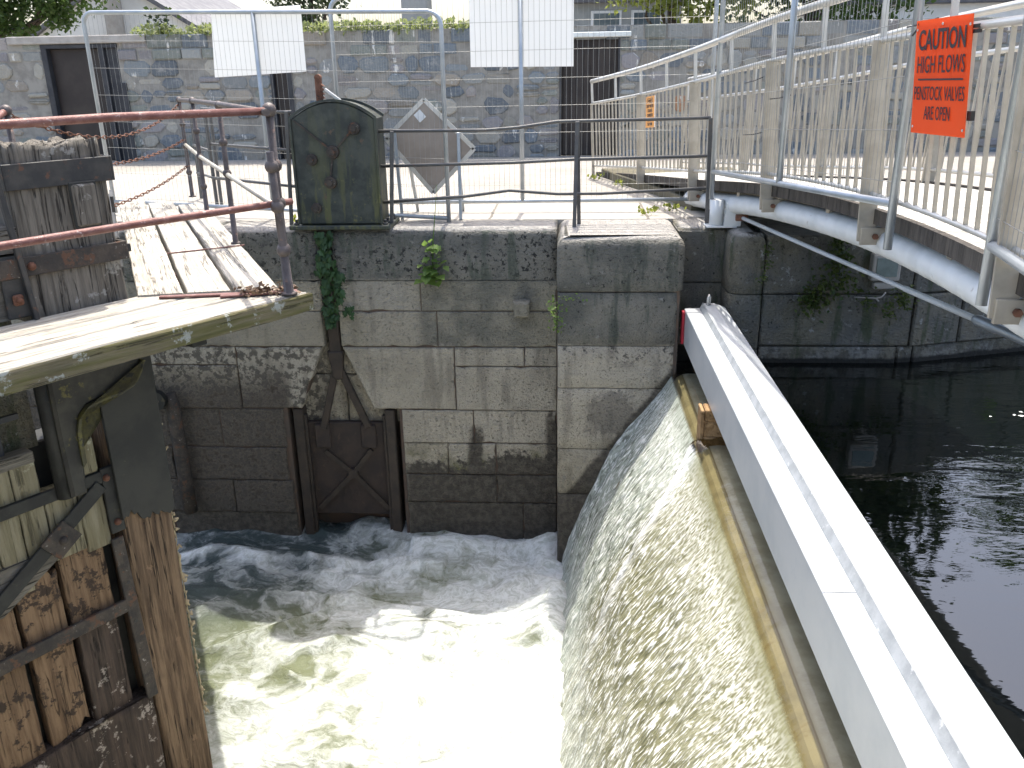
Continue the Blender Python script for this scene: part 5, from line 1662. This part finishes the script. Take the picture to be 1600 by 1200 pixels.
mb.tube([(-.46 * wS, .47 * hS, 0), (-.58 * wS, .45 * hS, -.03), (-.75 * wS, .38 * hS, -.04)], .005, 6)
for yy in (.40, .36): mb.bar((.48 * wS, yy * hS, -.01), (.56 * wS, yy * hS, -.02), .015, .012)
mb.box((.48 * wS, -.36 * hS, -.03), (.55 * wS, -.28 * hS, -.01))
mb.build('fixing_tie', 'black', sgn_, FS)

# small faded notice
q0 = bp(1.14, -.03, .80); q1 = bp(1.33, -.03, .80)
ex = (bp(1.34, -.03, .6) - bp(1.14, -.03, .6)).normalized(); ez = Vector((0, 0, 1)); ez = (ez - ex * ez.dot(ex)).normalized(); face = ex.cross(ez)
if face.dot(Vector((0, 0, 1.3)) - q0) < 0: face = -face
FQ = Matrix(((ex.x, ez.x, face.x, 0), (ex.y, ez.y, face.y, 0), (ex.z, ez.z, face.z, 0), (0, 0, 0, 1)))
ct = (q0 + q1) / 2 - ez * .19
FQ.translation = ct
nt = thing('notice', 'small faded orange notice on the far end of the footbridge railing', 'sign', FQ)
mb = MB(); mb.box((-.165, -.165, -.003), (.165, .165, 0)); np_ = mb.build('sign_panel', 'orange_pale', nt, FQ)
mb = MB(); mb.box((.166, -.165, -.003), (.19, .165, 0)); mb.build('panel_edge', 'white_paint', np_, FQ)
mb = MB()
for a in ((-.10, .095, .10, .10), (-.10, .14, .10, .145), (-.10, .0955, -.09, .1395), (.09, .0955, .10, .1395)): mb.box((a[0], a[1], .0005), (a[2], a[3], .0015))
mb.build('title_box', 'ink', np_, FQ)
for txt, yy, size in (('DANGER', .118, .038), ('DEEP WATER', .06, .045), ('STRONG', .012, .045), ('CURRENTS', -.036, .045), ('KEEP OFF', -.084, .045), ('THE WEIR', -.13, .042)):
    text_mesh(txt, size, FQ @ T(0, yy, .001), 'ink', np_, 'lettering', .001, .95)

# plaque on the canal wall
pq = thing('wall_plaque', 'square pale framed plaque fixed to the canal wall under the footbridge', 'plaque', (2.74, 7.58, -.28))
mb = MB(); mb.box((2.62, 7.52, -.40), (2.86, 7.62, -.165), .01); mb.build('plate_frame', 'lintel', pq)
mb = MB(); mb.box((2.65, 7.512, -.36), (2.83, 7.53, -.195), .004); mb.build('glass_pane', 'plaque_glass', pq)
mb = MB(); mb.box((2.66, 7.55, -.48), (2.84, 7.62, -.42), .01); mb.build('ledge', 'lintel', pq)
mb = MB(); mb.tube([(2.50, 7.54, -.545), (2.68, 7.52, -.55), (2.72, 7.50, -.535), (2.75, 7.50, -.49)], .007, 5); mb.tube([(2.68, 7.52, -.55), (2.70, 7.5, -.575)], .008, 5)
tag(mb.build('twig', 'lintel'), 'pale bare twig caught on the canal wall below the plaque', 'twig')

# ================================================================== PLANTS
def ivy_leaf(mb, c, size, nrm, droop=.6):
    """five-lobed leaf"""
    c = Vector(c); nrm = Vector(nrm).normalized()
    d = Vector((random.gauss(0, .5), 0, -1)); d = (d - nrm * d.dot(nrm)).normalized()
    s = d.cross(nrm)
    pts = [(0, -.05), (.30, -.22), (.5, .05), (.34, .22), (.42, .52), (.16, .58), (0, 1.0), (-.16, .58), (-.42, .52), (-.34, .22), (-.5, .05), (-.30, -.22)]
    vs = [c + (s * a + d * b_) * size + nrm * size * (.10 - .25 * abs(a)) for a, b_ in pts]
    mb.cur_tone = random.random()
    mb.add([c + d * .3 * size + nrm * size * .12] + vs, [(0, 1 + k, 1 + (k + 1) % 12) for k in range(12)])
iv = thing('ivy', 'dark green ivy climbing the sluice rod below the gear casing', 'ivy', (-2.3, 7.95, -.9))
mb = MB()
for i in range(150):
    z = random.uniform(-.92, -.02)
    w = .055 + .05 * max(0, 1 - abs(z + .5) / .35)
    x = -2.29 + random.uniform(-1, 1) * w + (.04 if -.7 < z < -.4 else 0)
    ivy_leaf(mb, (x, random.uniform(7.92, 8.0), z), random.uniform(.045, .085), (random.gauss(0, .4), -1, random.gauss(.35, .3)))
for i in range(10): ivy_leaf(mb, (-2.12 + random.uniform(-.05, .06), 7.95, -.78 + random.uniform(-.06, .04)), .05, (random.gauss(0, .4), -1, .3))
mb.build('foliage', 'leaf_ivy', iv)
mb = MB(); mb.tube([(-2.30, 7.99, -.95), (-2.27, 7.985, -.6), (-2.32, 7.985, -.3), (-2.28, 8.0, -.03)], .008, 6); mb.build('stem', 'bark', iv)
wp = thing('wall_weed', 'light green broad-leaved weed growing from the lock wall joint', 'weed', (-1.27, 7.98, -.48))
mb = MB()
for i in range(40):
    t = random.random(); z = lerp(-.12, -.50, t)
    d = Vector((random.gauss(0, 1), -.7 - random.random(), random.gauss(-.1, .5)))
    mb.leaf((-1.27 + random.gauss(0, .05) + (.03 * (1 - t)), 7.95 + random.uniform(-.04, .03), z), random.uniform(.08, .16), d, Vector((0, -.4, 1)), .7)
mb.build('foliage', 'leaf_light', wp)
mb = MB(); mb.tube([(-1.28, 7.98, -.46), (-1.26, 7.95, -.15), (-1.23, 7.95, .1), (-1.21, 7.97, .30), (-1.205, 7.98, .40)], [.007, .006, .004, .003, .002], 5)
for i in range(7): mb.tube([(-1.27, 7.96, -.42 + i * .04), (-1.27 + random.uniform(-.1, .1), 7.92, -.38 + i * .045)], .003, 4)
mb.build('stem', 'leaf_light', wp)
mb = MB()
for i in range(130):
    z = random.uniform(-.86, -.50); w = .09 * (1 - abs(z + .62) / .35)
    x = -.11 + random.gauss(0, .035) + (random.uniform(0, .28) if z > -.56 else 0)
    mb.leaf((x, 7.49 + random.uniform(-.05, .0) if x > -.1 else random.uniform(7.5, 7.7), z), random.uniform(.02, .04), Vector((random.gauss(0, 1), -1, random.gauss(0, .8))))
tag(mb.build('wall_fern', 'leaf_light'), 'small bright fern tuft in the corner joint beside the rounded pier', 'fern')
def wall_tuft(label, pts, n, size, mat, name='wall_fern'):
    mb = MB()
    for i in range(n):
        x, z, r = random.choice(pts)
        px = x + random.gauss(0, r); pz = z + random.gauss(0, r * 1.2)
        mb.leaf((px, 7.58 + max(0, px - 3.05) * .3 - random.random() * .09, pz), random.uniform(.6, 1.3) * size, Vector((random.gauss(0, 1), -.8, random.gauss(-.3, .6))))
    return tag(mb.build(name, mat), label, 'wall plant')
wall_tuft('green creeper hanging down the canal wall left of the plaque', [(2.30, -.05, .05), (2.33, -.2, .05), (2.30, -.35, .06), (2.26, -.48, .07), (2.16, -.52, .06), (2.40, -.42, .05), (2.10, -.58, .05)], 620, .045, 'leaf_fern', 'creeper')
wall_tuft('yellow-green moss tuft on the canal wall below the plaque', [(2.86, -.60, .05), (2.80, -.66, .04), (2.93, -.55, .04), (2.6, -.57, .05)], 220, .035, 'leaf_fern', 'moss_tuft')
wall_tuft('thin green growth down the rounded corner of the canal wall', [(1.72, -.12, .02), (1.73, -.25, .02), (1.70, -.38, .02)], 90, .03, 'leaf_fern', 'moss_strip')
wall_tuft('tiny plant at the waterside joint far right of canal wall', [(3.93, -.66, .04)], 60, .04, 'leaf_light', 'waterside_weed')
# ivy along the back wall top
mb = MB()
for i in range(2600):
    x = random.uniform(-7.3, -.2); hh = .10 + .09 * (mn.noise((x * 1.5, 3, 1)) + .5)
    z = 2.04 + random.random() ** 1.3 * max(.03, hh)
    mb.leaf((x, 15.2 + random.uniform(-.06, .35), z), random.uniform(.05, .11), Vector((random.gauss(0, 1), random.gauss(-.5, .6), random.gauss(.2, .6))))
tag(mb.build('ivy_hedge', 'leaf_wall'), 'pale green ivy sprawling along the top of the rubble wall', 'ivy', kind='stuff')
mb = MB()
for i in range(90): mb.leaf((-6.85 + random.gauss(0, .12), 15.3, 2.15 + random.random() * .32), random.uniform(.06, .1))
tag(mb.build('wall_top_sprig', 'leaf_dark'), 'small dark sprig standing up from the ivy on the wall', 'sprig')
mb = MB()
for (cx_, cy_) in ((.35, 11.75), (.62, 11.0), (1.05, 8.9), (-2.6, 8.35), (.8, 8.7)):
    for i in range(26): mb.leaf((cx_ + random.gauss(0, .05), cy_ + random.gauss(0, .04), .0 + random.random() * .06), random.uniform(.03, .06), Vector((random.gauss(0, .7), random.gauss(0, .7), 1)))
tag(mb.build('ground_weeds', 'leaf_yellow'), 'scattered yellow-green weeds in cracks of the quay', 'weeds', kind='stuff')
mb = MB()
for i in range(14): mb.leaf((3.55 + random.gauss(0, .12), 6.35 + random.gauss(0, .03), ZU + .006), random.uniform(.02, .05), Vector((random.gauss(0, 1), random.gauss(0, .6), .02)), Vector((0, 0, 1)))
tag(mb.build('floating_leaves', 'lintel_white'), 'few pale leaves floating on the dark canal water', 'leaves', kind='stuff')

# ------------------------------------------------------------------ trees
def tree(label, base, h, crown, n, size, mat, trunk_r=.2, name='tree', seed=1, limbs=6, spread=.5):
    """crown: list of (x,y,z,rx,ry,rz) lobes relative to base"""
    random.seed(seed)
    t = thing(name, label, 'tree', base)
    B = Vector(base)
    mb = MB()
    mb.tube([B, B + Vector((.05, 0, h * .3)), B + Vector((-.05, .1, h * .65)), B + Vector((.05, .1, h * .9))], [trunk_r * 1.25, trunk_r, trunk_r * .7, trunk_r * .25], 10)
    for lob in crown:
        c = B + Vector(lob[:3]); st_ = B + Vector((0, 0, min(h * .55, max(.3, lob[2] * .6))))
        m_ = st_.lerp(c, .55) + Vector((random.gauss(0, .2), random.gauss(0, .2), .2))
        mb.tube([st_, m_, c, c + (c - m_) * .5], [trunk_r * .45, trunk_r * .28, trunk_r * .12, .01], 6)
    mb.build('trunk', 'bark', t)
    mb = MB()
    vol = [l[3] * l[4] * l[5] for l in crown]; tot = sum(vol)
    for lob, v in zip(crown, vol):
        k = int(n * v / tot)
        # clumps
        ncl = max(6, k // 26)
        for c_ in range(ncl):
            while True:
                q = Vector((random.uniform(-1, 1), random.uniform(-1, 1), random.uniform(-1, 1)))
                if .25 < q.length < 1: break
            cc = B + Vector((lob[0] + q.x * lob[3], lob[1] + q.y * lob[4], lob[2] + q.z * lob[5]))
            cr2 = .20 * (lob[3] + lob[5]) / 2 + size
            for w in range(26):
                p_ = cc + Vector((random.gauss(0, cr2 * .6), random.gauss(0, cr2 * .6), random.gauss(0, cr2 * .4)))
                mb.leaf(p_, size * random.uniform(.7, 1.3), Vector((random.gauss(0, 1), random.gauss(0, 1), random.gauss(-.3, .6))))
    mb.build('crown', mat, t)
    return t
tree('leafy tree overhanging the rubble wall at the far left', (-11.6, 18.2, 0), 5.0, [(1.2, -.7, 2.42, .75, .45, .28), (.5, -.7, 2.6, .6, .45, .4), (.7, -.7, 2.95, .9, .6, .5), (1.5, -.7, 2.75, .7, .5, .42), (2.0, -.7, 3.0, .8, .5, .4), (2.75, -.7, 3.05, .45, .35, .22), (.2, -.5, 2.45, .6, .5, .35), (-.6, 0, 3.6, 1.2, 1.0, .9), (1.2, 0, 4.2, 1.4, 1.0, .8)], 12000, .105, 'leaf_tree', .14, seed=5)
tree('dark shrub tree showing over the wall between the two white sheets', (-5.6, 20.0, 0), 3.4, [(0, 0, 2.75, .75, .6, .55), (.3, 0, 3.3, .6, .6, .5), (-.5, 0, 3.2, .5, .5, .5)], 2200, .10, 'leaf_dark', .1, seed=8)
tree('yellow-green tree leaning over the rubble wall behind the footbridge end', (2.0, 18.6, 0), 5.5, [(-.5, -.6, 2.62, .65, .4, .30), (.3, -.6, 2.50, .7, .4, .30), (-.1, -.4, 3.1, 1.1, .7, .45), (1.1, -.5, 2.75, .7, .4, .4), (.6, -.2, 3.6, 1.2, .9, .7), (.2, 0, 4.8, 1.3, 1.1, .8)], 10500, .11, 'leaf_yellow', .1, seed=11)
tree('broad dark green tree behind the wall right of the yellow-green tree', (5.2, 20.5, 0), 6.0, [(-1.3, -.4, 2.5, .9, .6, .5), (.1, -.4, 2.45, .9, .6, .5), (1.3, -.4, 2.5, .8, .6, .5), (-.6, 0, 3.3, 1.4, .9, .6), (.9, 0, 3.3, 1.2, .9, .6), (0, 0, 4.6, 1.9, 1.4, 1.2)], 9000, .12, 'leaf_tree', .14, seed=13)
tree('tall dense tree farther back, mirrored dark in the canal water', (7.6, 26.0, 0), 16.5, [(-2.2, 0, 9, 3.3, 3, 3.4), (1.0, 0, 9.5, 3.2, 3, 3.4), (-1.0, 0, 13.5, 3.4, 3, 3.2), (1.3, 0, 15.0, 2.9, 2.6, 3.2), (-4.0, 0, 7, 2.6, 2.6, 3), (-3.2, 0, 16.2, 2.8, 2.5, 2.5), (2.6, 0, 18.5, 2.4, 2.2, 2.6), (.2, 0, 19, 2.6, 2.4, 2.4)], 15000, .46, 'leaf_dark', .45, seed=17)
tree('tall spreading tree farther back, left of the mirrored one', (2.4, 27.5, 0), 14, [(0, 0, 7, 3.2, 3, 3), (-1.5, 0, 9.5, 3, 3, 3), (1.8, 0, 10.5, 3, 3, 3.4), (.5, 0, 14, 3, 2.5, 3)], 9000, .46, 'leaf_dark', .4, seed=19)
tree('slender half-bare tree at the far right beyond the yard', (15.0, 28.0, 0), 13, [(-.8, 0, 7, .8, .8, 2.2), (.9, 0, 9, .9, .9, 1.8), (.2, 0, 11.5, 1.2, 1, 1.4)], 1300, .36, 'leaf_tree', .3, seed=23)
random.seed(99)

# ------------------------------------------------------------------ buildings beyond the wall
def house(label, x0_, x1_, y, zt, depth, mat, roofrise=0, eave=None, wins=(), gable=False, z0_=0):
    t = thing('house', label, 'house', ((x0_ + x1_) / 2, y, 0))
    mb = MB()
    if gable:
        mb.prism([(x0_, z0_), (x1_, z0_), (x1_, zt), ((x0_ + x1_) / 2, zt + roofrise), (x0_, zt)], y, y + depth, 'y')
    else:
        mb.box((x0_, y, z0_), (x1_, y + depth, zt))
    wl = mb.build('wall', mat, t)
    mb = MB()
    if gable:
        xm = (x0_ + x1_) / 2
        for sx, xe in ((-1, x0_), (1, x1_)):
            a = Vector((xm, 0, zt + roofrise + .05)); b_ = Vector((xe + sx * .25, 0, zt + .05 - roofrise * .25 / (x1_ - xm)))
            mb.bar((( a.x + b_.x) / 2, y - .15, (a.z + b_.z) / 2), ((a.x + b_.x) / 2, y + depth + .1, (a.z + b_.z) / 2), (a - b_).length, .10, Vector((-(b_ - a).z, 0, (b_ - a).x)).normalized() * (1 if sx > 0 else -1))
    else:
        mb.box((x0_ - .15, y - .2, zt), (x1_ + .15, y + depth + .2, zt + .14), .02)
    mb.build('roof', 'roof', t)
    for (wx, wz, ww, wh) in wins:
        mb = MB(); mb.box((wx - .06, y - .03, wz - .06), (wx + ww + .06, y + .02, wz + wh + .06), .01); fr2 = mb.build('window', 'white_paint', t)
        mb = MB(); mb.box((wx, y - .036, wz), (wx + ww, y - .028, wz + wh)); mb.build('pane', 'glass_win', fr2)
    return t
house('pale gabled house with dark sloping roof edge behind the left wall', -13.2, -8.6, 22.0, 2.25, 7, 'house_white', 1.4, gable=True)
ch = thing('chimney_stack', 'narrow grey chimney stack against the pale gabled house', 'chimney', (-10.85, 21.9, 0))
mb = MB(); mb.box((-11.0, 21.55, 0), (-10.72, 21.95, 3.9), .02); mb.build('stack', 'lintel', ch); mb = MB(); mb.box((-11.06, 21.5, 3.9), (-10.66, 22.0, 4.0), .02); mb.build('cap', 'lintel', ch)
tw = thing('grey_tower', 'plain grey tower block edge rising above the ivy-topped wall', 'tower', (-3.65, 22.2, 0))
mb = MB(); mb.box((-3.97, 22, 0), (-3.35, 22.8, 4.6), .02); mb.build('shaft', 'house_grey', tw); mb = MB(); mb.box((-4.05, 21.94, 4.6), (-3.28, 22.86, 4.75), .02); mb.build('cap', 'roof', tw)
house('white house with a small window above the dark yard door', -.1, 2.6, 22.0, 2.84, 5, 'house_grey', wins=((.56, 2.2, .6, .42), (1.5, 2.2, .6, .42)))
house('long white rendered building at the far right behind the footbridge', 6.7, 14.5, 23.5, 2.76, 6, 'house_white', wins=((8.2, 1.6, .8, .5), (10.6, 1.6, .8, .5)))
house('low pale workshop far left behind the overhanging tree', -19, -13.6, 22.5, 2.5, 6, 'house_grey')
